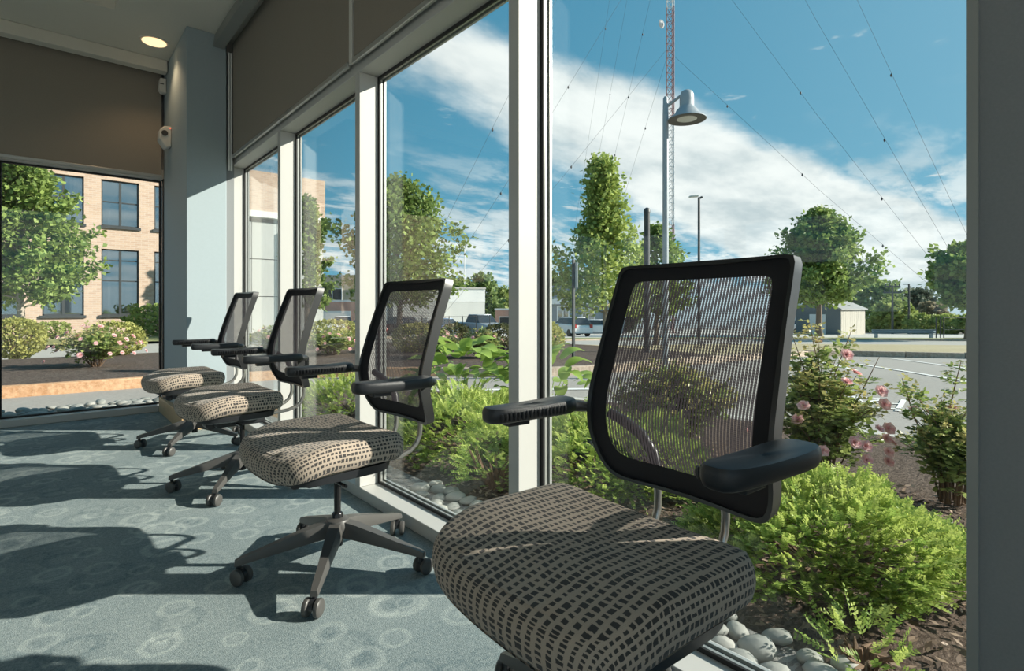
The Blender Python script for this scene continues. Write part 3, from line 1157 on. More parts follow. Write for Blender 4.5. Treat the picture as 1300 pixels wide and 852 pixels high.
    # uprights behind the mesh and steel bars down to the seat
    for sy in (-1, 1):
        path = [(0.262, sy * 0.222, 0.672), (0.275, sy * 0.185, 0.655), (0.292, sy * 0.140, 0.625), (0.300, sy * 0.108, 0.58), (0.300, sy * 0.096, 0.535), (0.292, sy * 0.092, 0.512)]
        MB().tube(path, [0.013, 0.014, 0.015, 0.015, 0.014, 0.012], 10).build('back_upright', 'black_plastic', root, smooth=True)
        path = [(0.292, sy * 0.092, 0.520), (0.298, sy * 0.092, 0.485), (0.296, sy * 0.091, 0.450), (0.282, sy * 0.090, 0.418), (0.255, sy * 0.088, 0.395), (0.215, sy * 0.085, 0.382), (0.09, sy * 0.06, 0.365)]
        MB().tube(path, 0.0095, 10).build('support_bar', 'steel', root, smooth=True)
    # ---- armrests
    for sy in (-1, 1):
        rings = []
        NP = 28
        for zz, q in ((0.660, 0.78), (0.664, 0.92), (0.672, 0.985), (0.684, 1.0), (0.692, 0.97), (0.697, 0.90), (0.6985, 0.75), (0.6965, 0.4), (0.696, 0.05)):
            lp = []
            for (x, y) in superrect(NP, 0.142, 0.042, 4.0):
                u = x / 0.142
                yy = y * (1.0 + 0.12 * u) + 0.004 * u
                ins = (1 - q) * (0.042 if q > 0.7 else 0.042)
                if q > 0.7:
                    xx, y2 = x * (1 - (1 - q) * 0.3), yy * q
                else:
                    xx, y2 = x * q, yy * q
                dip = -0.004 * (1 - u * u)
                lp.append((xx + 0.060, sy * (0.302 + y2), 0.012 + zz + (dip if zz > 0.69 else 0)))
            rings.append(lp)
        pad = MB().loft(rings).build('arm_pad', 'arm_pad', root, smooth=True)
        ribs = MB()
        for i in range(17):
            x0 = -0.060 + i * 0.0125
            ribs.tube([(x0, sy * 0.2615, 0.679), (x0, sy * 0.2590, 0.688), (x0, sy * 0.2600, 0.698)], [0.002, 0.0042, 0.003], 6)
        ribs.build('grip_ribs', 'black_plastic', pad, smooth=True)
        und = MB().box(-0.02, 0.045, sy * 0.302 - 0.016, sy * 0.302 + 0.016, 0.658, 0.674)
        und.build('arm_button', 'black_plastic', root, bevel=0.003)
        MB().tube([(0.15, sy * 0.302, 0.686), (0.205, sy * 0.300, 0.685), (0.234, sy * 0.278, 0.682), (0.246, sy * 0.246, 0.680)], [0.014, 0.016, 0.014, 0.012], 12).build('arm_bracket', 'frame_plastic', root, smooth=True)
    return root


chair = make_chair()
index_children(chair)
spots = [((0.860, 0.715), -0.06, 0.0, 'patterned office chair beside the dark wall pier, fourth from the corner column'),
         ((0.822, 1.935), 0.02, 0.0, 'patterned office chair third from the corner column, in front of the leafy shrub'),
         ((0.815, 3.17), 0.02, -0.0, 'patterned office chair second from the corner column'),
         ((0.805, 4.33), 0.02, -0.0, 'patterned office chair right beside the corner column')]
for i, ((x, y), yaw, dz, lab) in enumerate(spots):
    o = chair if i == 0 else copy_tree(chair)
    o.location = (x, y, dz)
    o.rotation_euler = (0, 0, yaw)
    tag(o, lab, 'chair', 'office chairs lined up along the windows')


# ================================================================== GROUNDS
def drape(name, near, far, off, mat, ns=60, ms=6, thick=0.0, label=None, cat=None):
    """a strip of ground between two polylines, following the land"""
    def samp(pl, t):
        ls = [math.dist(pl[i], pl[i + 1]) for i in range(len(pl) - 1)]
        d = t * sum(ls)
        for i, l in enumerate(ls):
            if d <= l or i == len(ls) - 1:
                w = min(1, d / l)
                return (pl[i][0] + (pl[i + 1][0] - pl[i][0]) * w, pl[i][1] + (pl[i + 1][1] - pl[i][1]) * w)
            d -= l
    vs, fs = [], []
    for i in range(ns + 1):
        a, b2 = samp(near, i / ns), samp(far, i / ns)
        for j in range(ms + 1):
            w = j / ms
            x, y = a[0] + (b2[0] - a[0]) * w, a[1] + (b2[1] - a[1]) * w
            vs.append((x, y, zg(x, y) + off))
    for i in range(ns):
        for j in range(ms):
            q = i * (ms + 1) + j
            fs.append((q, q + 1, q + ms + 2, q + ms + 1))
    o = MB().add(vs, fs).build(name, mat)
    struct(o, label, cat)
    return o


# base sheet: parking lot and drive
vs, fs = [], []
xs = list(np.linspace(-40, 0, 9)) + list(np.linspace(2, 40, 39)) + list(np.linspace(44, 160, 24))
ys = list(np.linspace(-60, -5, 12)) + list(np.linspace(-3, 50, 40)) + list(np.linspace(56, 160, 14))
for x in xs:
    for y in ys:
        vs.append((x, y, zg(x, y)))
n = len(ys)
for i in range(len(xs) - 1):
    for j in range(n - 1):
        q = i * n + j
        fs.append((q, q + 1, q + n + 1, q + n))
ground = struct(MB().add(vs, fs).build('ground', 'asphalt'), 'pale grey asphalt of the parking lot and drive', 'ground')

BED = [(5.1, -4.0), (4.95, 1.5), (4.3, 4.2), (3.2, 6.0), (1.9, 6.9), (1.2, 7.1)]
bed = drape('garden_bed', BED, [(1.36, -4.0), (1.36, 1.5), (1.36, 3.0), (1.36, 4.5), (1.36, 5.6), (1.3, 6.1)], 0.05, 'soil', 40, 14, label='dark mulched garden bed outside the window wall', cat='garden bed')
for v in bed.data.vertices:
    v.co.z += 0.02 * math.sin(v.co.x * 3.1) * math.sin(v.co.y * 2.3)
drape('pebble_strip_base', [(-4.8, 6.05), (1.3, 6.05)], [(-4.8, 7.28), (1.2, 7.15)], 0.012, 'gravel_bed', 10, 3, label='dark gravel under the pebbles outside the end window', cat='gravel')
drape('pebble_strip_base', [(1.37, -0.6), (1.37, 5.9)], [(1.62, -0.6), (1.62, 5.9)], 0.074, 'gravel_bed', 20, 2, label='dark gravel under the pebbles along the window wall', cat='gravel')

ISL = [(-14, 9.0), (-3, 8.75), (1.2, 8.55), (3.2, 8.05), (4.6, 7.0), (5.6, 6.0), (7.0, 5.65), (10.5, 5.6), (15.8, 6.0), (17.0, 5.3), (18.1, 3.0), (19.0, 0.0), (20.5, -5.0)]
drape('island_mulch', ISL[:8], [(-14, 13.2), (-3, 13.2), (2, 13.2), (5, 13.2), (8, 13.4), (11, 13.6), (12.5, 13.4), (13.5, 12.5)], 0.12, 'mulch', 60, 8, label='mulched planting island across the drive', cat='planting bed')
drape('island_grass', ISL[7:], [(13.5, 12.5), (20, 12), (24, 9.0), (26, 6.1), (28, 2), (31, -5)], 0.11, 'dry_grass', 40, 6, label='strip of dry tan grass between parking lot and road', cat='grass strip')
RN = [(-30, 13.2), (2, 13.2), (8, 13.5), (13, 13.9), (17, 13.7), (20, 12.1), (24, 9.1), (26, 6.1), (28, 2), (33, -10)]
RF = [(-30, 18.0), (5, 18.2), (12, 19.4), (19, 21.3), (25, 20.5), (31, 16.5), (35, 12), (37.5, 8.5), (41, 1), (48, -15)]
drape('road', RN, RF, 0.02, 'road_asphalt', 60, 6, label='street running past the brick building and round to the right', cat='road')
RG = [(-30, 21.2), (5, 21.5), (12, 22.5), (20, 24.5), (27, 24), (34, 19.5), (39, 14), (42, 9.5), (46, 2), (54, -15)]
drape('verge', RF, RG, 0.09, 'grass_ground', 60, 4, label='green grass verge on the far side of the street', cat='verge')
drape('far_lot', [(6, 23), (12, 22.5), (20, 24.5), (27, 24), (34, 19.5), (39, 14), (42, 9.5), (46, 2), (54, -15)], [(20, 110), (40, 110), (60, 100), (80, 90), (100, 75), (110, 60), (120, 40), (130, 20), (140, -15)], 0.03, 'lot_concrete', 60, 12, label='pale concrete lot beyond the street', cat='parking lot')


def kerb(name, pl, mat, h, label, w=0.15, step=1.75, off=0.0):
    root = empty(name, (pl[0][0], pl[0][1], zg(*pl[0])))
    tag(root, label, 'kerb')
    for i in range(len(pl) - 1):
        a, b2 = Vector((*pl[i], 0)), Vector((*pl[i + 1], 0))
        L = (b2 - a).length
        n = max(1, round(L / step))
        ang = math.atan2(b2.y - a.y, b2.x - a.x)
        for k in range(n):
            m = a + (b2 - a) * ((k + 0.5) / n)
            hl = L / n / 2 - 0.008
            mb = MB()
            m0 = a + (b2 - a) * (k / n)
            m1 = a + (b2 - a) * ((k + 1) / n)
            z0, z1 = zg(m0.x, m0.y), zg(m1.x, m1.y)
            zc = zg(m.x, m.y)
            j = random.uniform(-0.008, 0.008)
            vs = []
            for (xx, zz) in ((-hl, z0), (hl, z1)):
                for (yy, hh) in ((-w / 2, -0.15), (w / 2, -0.15), (w / 2, h + j), (-w / 2, h + j)):
                    vs.append((xx, yy, zz - zc + hh))
            mb.add(vs, [(0, 3, 2, 1), (4, 5, 6, 7), (0, 1, 5, 4), (1, 2, 6, 5), (2, 3, 7, 6), (3, 0, 4, 7)])
            o = mb.build('kerb_stone', mat, root, (m.x - root.location.x, m.y - root.location.y, zc - root.location.z), bevel=0.012)
            o.rotation_euler = (0, 0, ang)
    return root


kerb('granite_kerb', ISL[:5], 'granite_tan', 0.135, 'orange tan granite kerb along the drive below the rose bushes')
kerb('granite_kerb', ISL[4:9], 'granite_grey', 0.135, 'brown grey granite kerb round the island by the sign post')
kerb('granite_kerb', ISL[8:], 'granite_grey', 0.15, 'rough granite kerb between the parking stalls and the dry grass', step=1.2)
kerb('granite_kerb', RF[1:9], 'granite_grey', 0.12, 'far granite kerb along the street verge', step=3.0)
drape('bed_edging', [(p[0], p[1]) for p in BED], [(p[0] + 0.12, p[1] + 0.04) for p in BED], 0.055, 'concrete', 40, 1, label='narrow pale concrete edging of the garden bed', cat='edging')


def paint(p, q, w=0.1):
    a, b2 = Vector((*p, 0)), Vector((*q, 0))
    d = (b2 - a)
    n = Vector((-d.y, d.x, 0)).normalized() * w / 2
    vs, fs = [], []
    N = max(2, int(d.length / 0.5))
    for i in range(N + 1):
        m = a + d * (i / N)
        for sgn in (-1, 1):
            x, y = m.x + n.x * sgn, m.y + n.y * sgn
            vs.append((x, y, zg(x, y) + 0.008))
    for i in range(N):
        fs.append((2 * i, 2 * i + 1, 2 * i + 3, 2 * i + 2))
    return MB().add(vs, fs).build('painted_line', 'white_line', ground)


paint((12.41, 3.7), (9.2, 0.93))
paint((16.6, 4.3), (12.2, 1.64))
paint((18.1, 1.2), (15.5, -0.5))
paint((14.5, 5.8), (10.6, 3.2))
for p, q in (((7.1, 2.25), (7.25, 1.95)), ((6.75, 2.15), (7.0, 1.70)), ((6.4, 2.05), (6.75, 1.45)), ((6.3, 2.1), (7.2, 1.9)), ((6.5, 1.6), (7.35, 1.75)), ((7.2, 2.2), (6.3, 1.75))):
    paint(p, q, 0.05)
paint((4.0, 5.6), (5.3, 4.6), 0.12)
paint((-12, 15.7), (7, 15.8), 0.1)


# ================================================================== PLANTS
def unit(n):
    v = rng.normal(size=(n, 3))
    return v / np.linalg.norm(v, axis=1, keepdims=True)


def leaf_quads(cen, dirs, nor, ln, wd, wide=0.45):
    """diamond leaves: base at cen, pointing along dirs, facing nor"""
    side = np.cross(dirs, nor)
    side /= np.maximum(np.linalg.norm(side, axis=1, keepdims=True), 1e-6)
    ln = np.asarray(ln).reshape(-1, 1)
    wd = np.asarray(wd).reshape(-1, 1)
    a = cen
    b_ = cen + dirs * ln * wide + side * wd
    c_ = cen + dirs * ln
    d_ = cen + dirs * ln * wide - side * wd
    return np.stack([a, b_, c_, d_], 1).reshape(-1, 3)


def foliage_part(name, verts, mat, parent, tip=None):
    me = np_mesh(name, verts, 4, tip)
    o = link(name, me, mat, parent)
    o['kind'] = 'stuff'
    return o


def tree(name, F, R, height, crown_lo, crown_w, label, mat='leaf_tree', bark='bark', nb=46, per=120, leaf=0.13, trunk_r=0.09, spire=0.0, cat='tree', group=None, prof=None, z0=None, lean=0.0):
    x, y = fr(F, R)
    root = empty(name, (x, y, zg(x, y) if z0 is None else z0))
    tag(root, label, cat, group)
    top = height
    tr = MB()
    lx = lean
    pts = [(lx * q * q + 0.03 * math.sin(q * 9 + F), 0.03 * math.cos(q * 7 + R), top * 0.93 * q) for q in np.linspace(0, 1, 9)]
    tr.tube(pts, [trunk_r * (1.25 if i == 0 else 1) * (1 - 0.9 * i / 8) for i in range(9)], 8)
    prof = prof or (lambda q: math.sin(PI * min(1, (0.10 + 0.9 * q)) ** 0.8) ** 0.75)
    allv = []
    for i in range(nb):
        q = (i + 0.5) / nb
        zb = crown_lo + (top - crown_lo) * q
        w = crown_w * prof(q) * rng.uniform(0.52, 1.15)
        az = i * 2.39996 + rng.uniform(-0.4, 0.4)
        rise = (0.15 + 0.55 * q + spire * q) * w + 0.10 * (top - crown_lo) * rng.uniform(0.2, 1)
        zs = max(crown_lo * 0.75, zb - rise * 0.8)
        s = np.array([lx * (zs / top) ** 2, 0, zs])
        e = np.array([lx * (zb / top) ** 2 + w * math.cos(az), w * math.sin(az), min(top, zb + 0.3 * rise)])
        if i % 2 == 0:
            m = (s + e) / 2 + np.array([0, 0, -0.06 * w])
            tr.tube([s, m, e], [trunk_r * 0.3, trunk_r * 0.18, trunk_r * 0.06], 5, False)
        k = per
        u = rng.uniform(0.30, 1.05, k) ** 0.7
        spread = 0.125 * crown_w * (1.15 - 0.5 * u)[:, None]
        cen = s + (e - s) * u[:, None] + rng.normal(size=(k, 3)) * spread * np.array([1, 1, 0.75])
        out = (e - s) / np.linalg.norm(e - s)
        d = unit(k) * 0.8 + out * 0.5 + np.array([0, 0, -0.25])
        d /= np.linalg.norm(d, axis=1, keepdims=True)
        nn = unit(k) + np.array([0, 0, 0.9])
        ls = leaf * rng.uniform(0.7, 1.3, k)
        allv.append(leaf_quads(cen, d, nn, ls, ls * 0.42))
    # leading shoots at the top
    tr.build('trunk', bark, root, smooth=True)
    foliage_part('foliage', np.concatenate(allv), mat, root)
    return root


def bush(name, F, R, w, h, label, mat='leaf_hedge', n=2600, leaf=0.05, cat='shrub', group=None, ball=0.75, z0=None, depth=None, rough=0.05):
    """clipped or mounded shrub: leaves in a shell round a twiggy core"""
    x, y = fr(F, R)
    root = empty(name, (x, y, (zg(x, y) + 0.1) if z0 is None else z0))
    tag(root, label, cat, group)
    d = unit(n)
    rad = rng.uniform(0.72, 1.03, n) ** 0.6
    lump = 1 + rough * np.sin(d[:, 0] * 7 + F) * np.cos(d[:, 1] * 6 + R) + rough * 0.6 * np.sin(d[:, 2] * 11)
    dp = depth or w
    cen = d * (rad * lump)[:, None] * np.array([w, dp, h / 2])
    cen[:, 2] = np.maximum(cen[:, 2] + h * 0.5, 0.015)
    dirs = d * 0.6 + unit(n) * 0.7
    dirs /= np.linalg.norm(dirs, axis=1, keepdims=True)
    ls = leaf * rng.uniform(0.7, 1.3, n)
    foliage_part('foliage', leaf_quads(cen, dirs, unit(n), ls, ls * 0.45), mat, root)
    tw = MB()
    for i in range(9):
        a = i * 2.4
        tw.tube([(0.03 * math.cos(a), 0.03 * math.sin(a), 0), (w * 0.4 * math.cos(a), dp * 0.4 * math.sin(a), h * 0.45), (w * 0.7 * math.cos(a), dp * 0.7 * math.sin(a), h * 0.7)], [0.014, 0.01, 0.004], 5, False)
    tw.build('stems', 'twig', root, smooth=True)
    return root


def yew(name, X, Y, w, h, label, n=700, sprig=0.085, seed=1, dy=None, skirt=0.25):
    """spreading yew: feathery sprigs, new growth paler at the tips"""
    rg = np.random.default_rng(seed)
    root = empty(name, (X, Y, zg(X, Y) + 0.05))
    tag(root, label, 'shrub', 'spreading yews in the garden bed')
    dy = dy or w
    d = rg.normal(size=(n, 3))
    d[:, 2] = np.abs(d[:, 2]) * 0.9 - skirt * 0.35
    d /= np.linalg.norm(d, axis=1, keepdims=True)
    lump = 1 + 0.16 * np.sin(d[:, 0] * 5 + seed) * np.cos(d[:, 1] * 6 - seed) + 0.08 * np.sin(9 * d[:, 1] + 5 * d[:, 2])
    rad = rg.uniform(0.62, 1.0, n) ** 0.5 * lump
    base = d * rad[:, None] * np.array([w, dy, h * 0.78])
    base[:, 2] = np.maximum(base[:, 2] + h * 0.22, 0.03)
    axis = d * np.array([1, 1, 0.5]) + rg.normal(size=(n, 3)) * 0.35 + np.array([0, 0, 0.28])
    axis /= np.linalg.norm(axis, axis=1, keepdims=True)
    up = np.tile(np.array([0, 0, 1.0]), (n, 1)) + rg.normal(size=(n, 3)) * 0.35
    side = np.cross(axis, up)
    side /= np.linalg.norm(side, axis=1, keepdims=True)
    nor = np.cross(side, axis)
    L = sprig * rg.uniform(0.7, 1.35, n)
    young = (rg.uniform(size=n) < (0.12 + 0.6 * np.clip(d[:, 2] * 1.6, 0, 1))).astype(float)
    allv, tips = [], []
    K = 7
    for k in range(K):
        q = (k + 0.6) / K
        nl = 0.0185 * (1 - 0.45 * q)
        for sg in (-1, 1):
            cen = base + axis * (L * q)[:, None]
            dd = side * sg + axis * 0.55 + nor * 0.22 + rg.normal(size=(n, 3)) * 0.10
            dd /= np.linalg.norm(dd, axis=1, keepdims=True)
            ln = nl * rg.uniform(0.85, 1.2, n)
            allv.append(leaf_quads(cen, dd, nor + rg.normal(size=(n, 3)) * 0.25, ln, np.full(n, 0.0044)))
            tips.append(np.repeat(np.clip(young * (0.35 + 0.75 * q), 0, 1), 4))
    allv.append(leaf_quads(base, axis, nor, L, np.full(n, 0.0022)))
    tips.append(np.repeat(young * 0.5, 4))
    foliage_part('foliage', np.concatenate(allv), 'leaf_yew', root, np.concatenate(tips))
    tw = MB()
    for i in range(26):
        a = i * 2.39996 + seed
        r = rg.uniform(0.45, 0.85)
        tw.tube([(0.02 * math.cos(a), 0.02 * math.sin(a), 0.0), (w * r * 0.5 * math.cos(a + 0.2), dy * r * 0.5 * math.sin(a + 0.2), h * 0.16 + 0.02),
                 (w * r * math.cos(a), dy * r * math.sin(a), h * rg.uniform(0.15, 0.55))], [0.010, 0.007, 0.0025], 5, False)
    tw.build('stems', 'twig', root, smooth=True)
    return root


_bloom = {}


def bloom_mesh(r):
    key = round(r, 3)
    if key not in _bloom:
        rg = np.random.default_rng(3)
        vs = []
        for ring, cnt, tilt, sc in ((0, 6, 0.25, 1.0), (1, 6, 0.6, 0.85), (2, 5, 0.95, 0.62), (3, 4, 1.3, 0.4)):
            az = np.linspace(0, 2 * PI, cnt, endpoint=False) + ring * 0.5
            d = np.stack([np.cos(az) * math.cos(tilt), np.sin(az) * math.cos(tilt), np.full(cnt, math.sin(tilt))], 1)
            nn = np.tile(np.array([0, 0, 1.0]), (cnt, 1)) + rg.normal(size=(cnt, 3)) * 0.2
            vs.append(leaf_quads(np.zeros((cnt, 3)), d, nn, np.full(cnt, r * sc), np.full(cnt, r * 0.52 * sc), 0.62))
        me = np_mesh('rose_bloom', np.concatenate(vs), 4)
        me.materials.append(MATS['petal'])
        _bloom[key] = me
    return _bloom[key]


def rose(name, X, Y, w, h, label, nstem=34, per=34, leaf=0.034, blooms=14, br=0.022, seed=1, z0=None, tall=(), front=()):
    rg = np.random.default_rng(seed)
    root = empty(name, (X, Y, (zg(X, Y) + 0.05) if z0 is None else z0))
    tag(root, label, 'rose bush', 'pink rose bushes')
    st = MB()
    allv, tips = [], []
    ends = []
    for i in range(nstem + len(tall)):
        a = i * 2.39996 + rg.uniform(-0.3, 0.3)
        rr = w * math.sqrt((i + 0.5) / nstem) * rg.uniform(0.8, 1.05)
        hh = h * (1 - 0.55 * (rr / w) ** 2) * rg.uniform(0.75, 1.0)
        if i >= nstem:
            dx, dy2, hh = tall[i - nstem]
            e = np.array([dx, dy2, hh])
        else:
            e = np.array([rr * math.cos(a), rr * math.sin(a), hh])
        s = np.array([0.05 * math.cos(a), 0.05 * math.sin(a), 0.0])
        m = s * 0.4 + e * 0.6 + np.array([-0.06 * math.cos(a), -0.06 * math.sin(a), 0.05])
        P = [s, (s + m) / 2, m, (m + e) / 2, e]
        st.tube(P, [0.006, 0.005, 0.004, 0.003, 0.0015], 5, False)
        ends.append(e)
        k = per
        u = rg.uniform(0.25, 1.0, k)
        seg = np.clip((u * 4).astype(int), 0, 3)
        Pn = np.array(P)
        base = Pn[seg] + (Pn[seg + 1] - Pn[seg]) * (u * 4 - seg)[:, None]
        od = rg.normal(size=(k, 3))
        od[:, 2] = od[:, 2] * 0.5 + 0.25
        od /= np.linalg.norm(od, axis=1, keepdims=True)
        # each compound leaf: five leaflets on a short stalk
        tipn = (u > 0.86).astype(float) * rg.uniform(0.4, 1, k)
        for off, ang in ((0.55, 1), (0.55, -1), (0.95, 1), (0.95, -1), (1.1, 0)):
            sd = np.cross(od, np.array([0, 0, 1.0]))
            sd /= np.maximum(np.linalg.norm(sd, axis=1, keepdims=True), 1e-6)
            dd = od * (0.5 if ang else 1) + sd * ang * 0.9
            dd /= np.linalg.norm(dd, axis=1, keepdims=True)
            ln = leaf * rg.uniform(0.75, 1.2, k) * (1 - 0.35 * tipn)
            allv.append(leaf_quads(base + od * (leaf * 1.5 * off), dd, np.array([0, 0, 1.0]) + rg.normal(size=(k, 3)) * 0.45, ln, ln * 0.36, 0.5))
            tips.append(np.repeat(tipn, 4))
    st.build('stems', 'twig', root, smooth=True)
    foliage_part('foliage', np.concatenate(allv), 'leaf_rose', root, np.concatenate(tips))
    bm_ = bloom_mesh(br)
    for (r_, z_) in front:                      # blooms on the side towards the room
        t_ = math.sqrt(max(0.01, (w * 0.95) ** 2 - r_ * r_))
        b_ = link('rose_bloom', bm_, None, root, (C * r_ - S * t_, -S * r_ - C * t_, z_))
        b_.rotation_euler = Vector((-S + 0.3 * r_, -C, 0.5)).normalized().to_track_quat('Z', 'Y').to_euler()
        b_.scale = [rg.uniform(0.85, 1.15)] * 3
    for i in range(blooms):
        if i < len(ends) and i % 2 == 0:
            e = ends[(i * 5) % nstem] * np.array([1, 1, 1]) + np.array([0, 0, 0.01])
        else:
            d = rg.normal(size=3)
            d[2] = abs(d[2]) * 0.7
            d /= np.linalg.norm(d)
            e = d * np.array([w * 1.06, w * 1.06, h * 0.78]) + np.array([0, 0, h * 0.18])
        b_ = link('rose_bloom', bm_, None, root, tuple(e))
        out = Vector((e[0], e[1], 0.35 * h + 0.1)).normalized()
        b_.rotation_euler = out.to_track_quat('Z', 'Y').to_euler()
        b_.scale = [rg.uniform(0.75, 1.15)] * 3
    return root


# ---- yews close to the glass
yew('spreading_yew', 2.23, 0.80, 0.45, 0.33, 'bright green spreading yew by the pebbles, behind the near chair', 4200, 0.055, 3, 0.47, 0.0)
yew('spreading_yew', 2.30, 3.05, 0.62, 0.38, 'bright green yew mound behind the broad mullion and the leafy clump', 4600, 0.058, 5, 0.66)
yew('spreading_yew', 2.45, 1.98, 0.60, 0.36, 'bright green yew mound behind the near chair back, left of the roses', 3800, 0.058, 8, 0.52)
yew('spreading_yew', 2.15, 4.75, 0.50, 0.36, 'bright green yew outside the window second from the corner column', 1500, 0.065, 9, 0.5)
yew('spreading_yew', 1.85, 2.28, 0.20, 0.46, 'small upright yew sprig clump just beyond the broad mullion', 420, 0.07, 12, 0.2)
yew('spreading_yew', 1.70, 0.50, 0.12, 0.14, 'tiny low yew seedling beside the pebbles', 46, 0.07, 14, 0.10)

# ---- roses
def near_rose(F, R, *a, **kw):
    x, y = fr(F, R)
    return rose('rose_bush', x, y, *a, **kw)


near_rose(3.05, 1.72, 0.34, 0.80, 'tall rose bush with pink blooms beside the near chair back', 40, 40, 0.036, 16, 0.034, 4, front=((.16, .57), (.19, .50), (-.14, .27), (0, .32), (.06, .30), (.065, .23), (.26, .36), (.30, .29), (.275, .18), (.25, .24), (-.06, .15), (-.04, .76)), tall=((0.0, 0.05, 0.92), (0.2, -0.1, 0.86), (0.27, -0.22, 0.72), (-0.1, 0.1, 0.84)))
near_rose(2.78, 2.25, 0.27, 0.56, 'smaller rose bush with bronze shoots next to the dark wall pier', 26, 38, 0.034, 5, 0.030, 6, front=((0.0, .52), (.1, .40)), tall=((-0.22, 0.16, 0.64), (-0.16, 0.13, 0.58), (0.1, -0.02, 0.72)))
near_rose(3.75, 1.12, 0.50, 0.70, 'leafy rose bush seen through the mesh of the near chair', 48, 46, 0.040, 3, 0.026, 16)
ISZ = 0.02
for i, (F, R, w, h, nb, lab) in enumerate((
        (8.5, -6.5, 0.62, 0.68, 34, 'broad pink rose bush beside the round hedge ball, below the brick building'),
        (9.9, -1.35, 0.5, 0.58, 22, 'pink rose bush on the island, left of the dark round shrub'),
        (10.0, -0.55, 0.42, 0.56, 16, 'pink rose bush on the island in front of the parked silver pickup'),
        (10.6, -3.5, 0.7, 0.5, 26, 'low pink rose bush on the island seen through the window second from the corner'),
        (9.9, 0.55, 0.4, 0.55, 12, 'pink rose bush on the island beside the sign post'),
        (10.6, -4.6, 0.6, 0.62, 14, 'pink rose bush on the island seen past the chair back second from the corner'))):
    x, y = fr(F, R)
    rose('rose_bush', x, y, w, h, lab, 26, 26, 0.06, nb, 0.045, 20 + i, z0=zg(x, y) + 0.12)

# ---- clipped shrubs
bush('hedge_ball', 10.2, -9.3, 0.42, 0.74, 'round clipped olive hedge ball on the mulch island', 'leaf_hedge', 3400, 0.055)
bush('clipped_shrub', 10.6, -7.75, 0.50, 0.66, 'olive clipped shrub behind the broad pink roses', 'leaf_hedge', 2200, 0.055)
bush('clipped_shrub', 12.3, -4.05, 0.62, 0.66, 'yellow green clipped shrub behind the low pink roses', 'leaf_hedge', 2200, 0.06)
bush('clipped_shrub', 12.0, -1.25, 0.36, 0.60, 'dark round clipped shrub between two pink rose bushes', 'leaf_hedge_dark', 2200, 0.05)
bush('clipped_shrub', 12.0, -0.25, 0.42, 0.60, 'dark round clipped shrub beside the broad mullion, across the drive', 'leaf_hedge_dark', 2200, 0.05)
bush('clipped_shrub', 11.3, 0.72, 0.36, 0.66, 'olive clipped shrub behind the roses by the sign post', 'leaf_hedge', 2000, 0.05)
bush('clipped_shrub', 11.4, -2.0, 0.5, 0.62, 'yellow green clipped shrub behind the chair third from the corner', 'leaf_hedge', 2000, 0.055)
bush('foundation_shrub', 18.6, -12.0, 1.0, 1.0, 'loose green shrub at the foot of the brick building', 'leaf_tree', 1600, 0.12, rough=0.2)
bush('foundation_shrub', 17.5, -14.9, 0.5, 0.45, 'low green shrub below the brick building windows', 'leaf_far_yellow', 700, 0.1, rough=0.2)

# ---- broad leaved clump
lf = MB()
rows = 7
vs, fs = [], []
for i in range(rows):
    q = i / (rows - 1)
    wd = 0.062 * math.sin(PI * (0.06 + 0.94 * q) ** 0.75) ** 0.8 if q < 1 else 0.0015
    zz = 0.05 * math.sin(q * 2.2) - 0.04 * q * q
    for sgn in (-1, 0, 1):
        vs.append((q * 0.21, sgn * wd, zz + (0.014 * abs(sgn) * math.sin(PI * q))))
for i in range(rows - 1):
    for j in range(2):
        q = i * 3 + j
        fs.append((q, q + 1, q + 4, q + 3))
leaf_me = MB().add(vs, fs).mesh('leaf')
auto_smooth(leaf_me, 180)
leaf_me.materials.append(MATS['leaf_broad'])
for (X, Y, n, sc, lab) in ((2.95, 4.10, 64, 1.2, 'broad leaved bright green clump behind the yew mound'), (3.35, 3.45, 34, 1.1, 'broad leaved green clump just right of the broad mullion'),):
    root = empty('leafy_clump', (X, Y, zg(X, Y) + 0.05))
    tag(root, lab, 'plant', 'broad leaved clumps in the garden bed')
    for i in range(n):
        a = i * 2.39996
        q = (i + 0.5) / n
        r = 0.34 * sc * math.sqrt(q)
        z = 0.55 * sc * (1 - 0.62 * q) + random.uniform(-0.05, 0.05)
        o = link('leaf', leaf_me, None, root, (r * math.cos(a), r * math.sin(a), z))
        o.rotation_euler = (random.uniform(-0.4, 0.4), random.uniform(-0.75, 0.35) + 0.3 * q, a + random.uniform(-0.5, 0.5))
        o.scale = [sc * random.uniform(0.75, 1.15)] * 3
    stm = MB()
    for i in range(16):
        a = i * 2.4
        stm.tube([(0.02 * math.cos(a), 0.02 * math.sin(a), 0), (0.22 * math.cos(a), 0.22 * math.sin(a), 0.33)], [0.008, 0.004], 5, False)
    stm.build('stems', 'leaf_broad', root)

# ---- trees
def pf_spire(q):
    return (1 - q) ** 0.75 * min(1, 0.45 + 2.4 * q)


def pf_two(q):
    return (0.95 - 0.35 * q) if q < 0.42 else max(0.10, 0.62 * (1 - q) ** 0.8)


def pf_round(q):
    return max(0.12, math.sin(PI * (0.12 + 0.83 * q)) ** 0.7)


def pf_egg(q):
    return max(0.10, math.sin(PI * (0.15 + 0.85 * q) ** 0.72) ** 0.85)


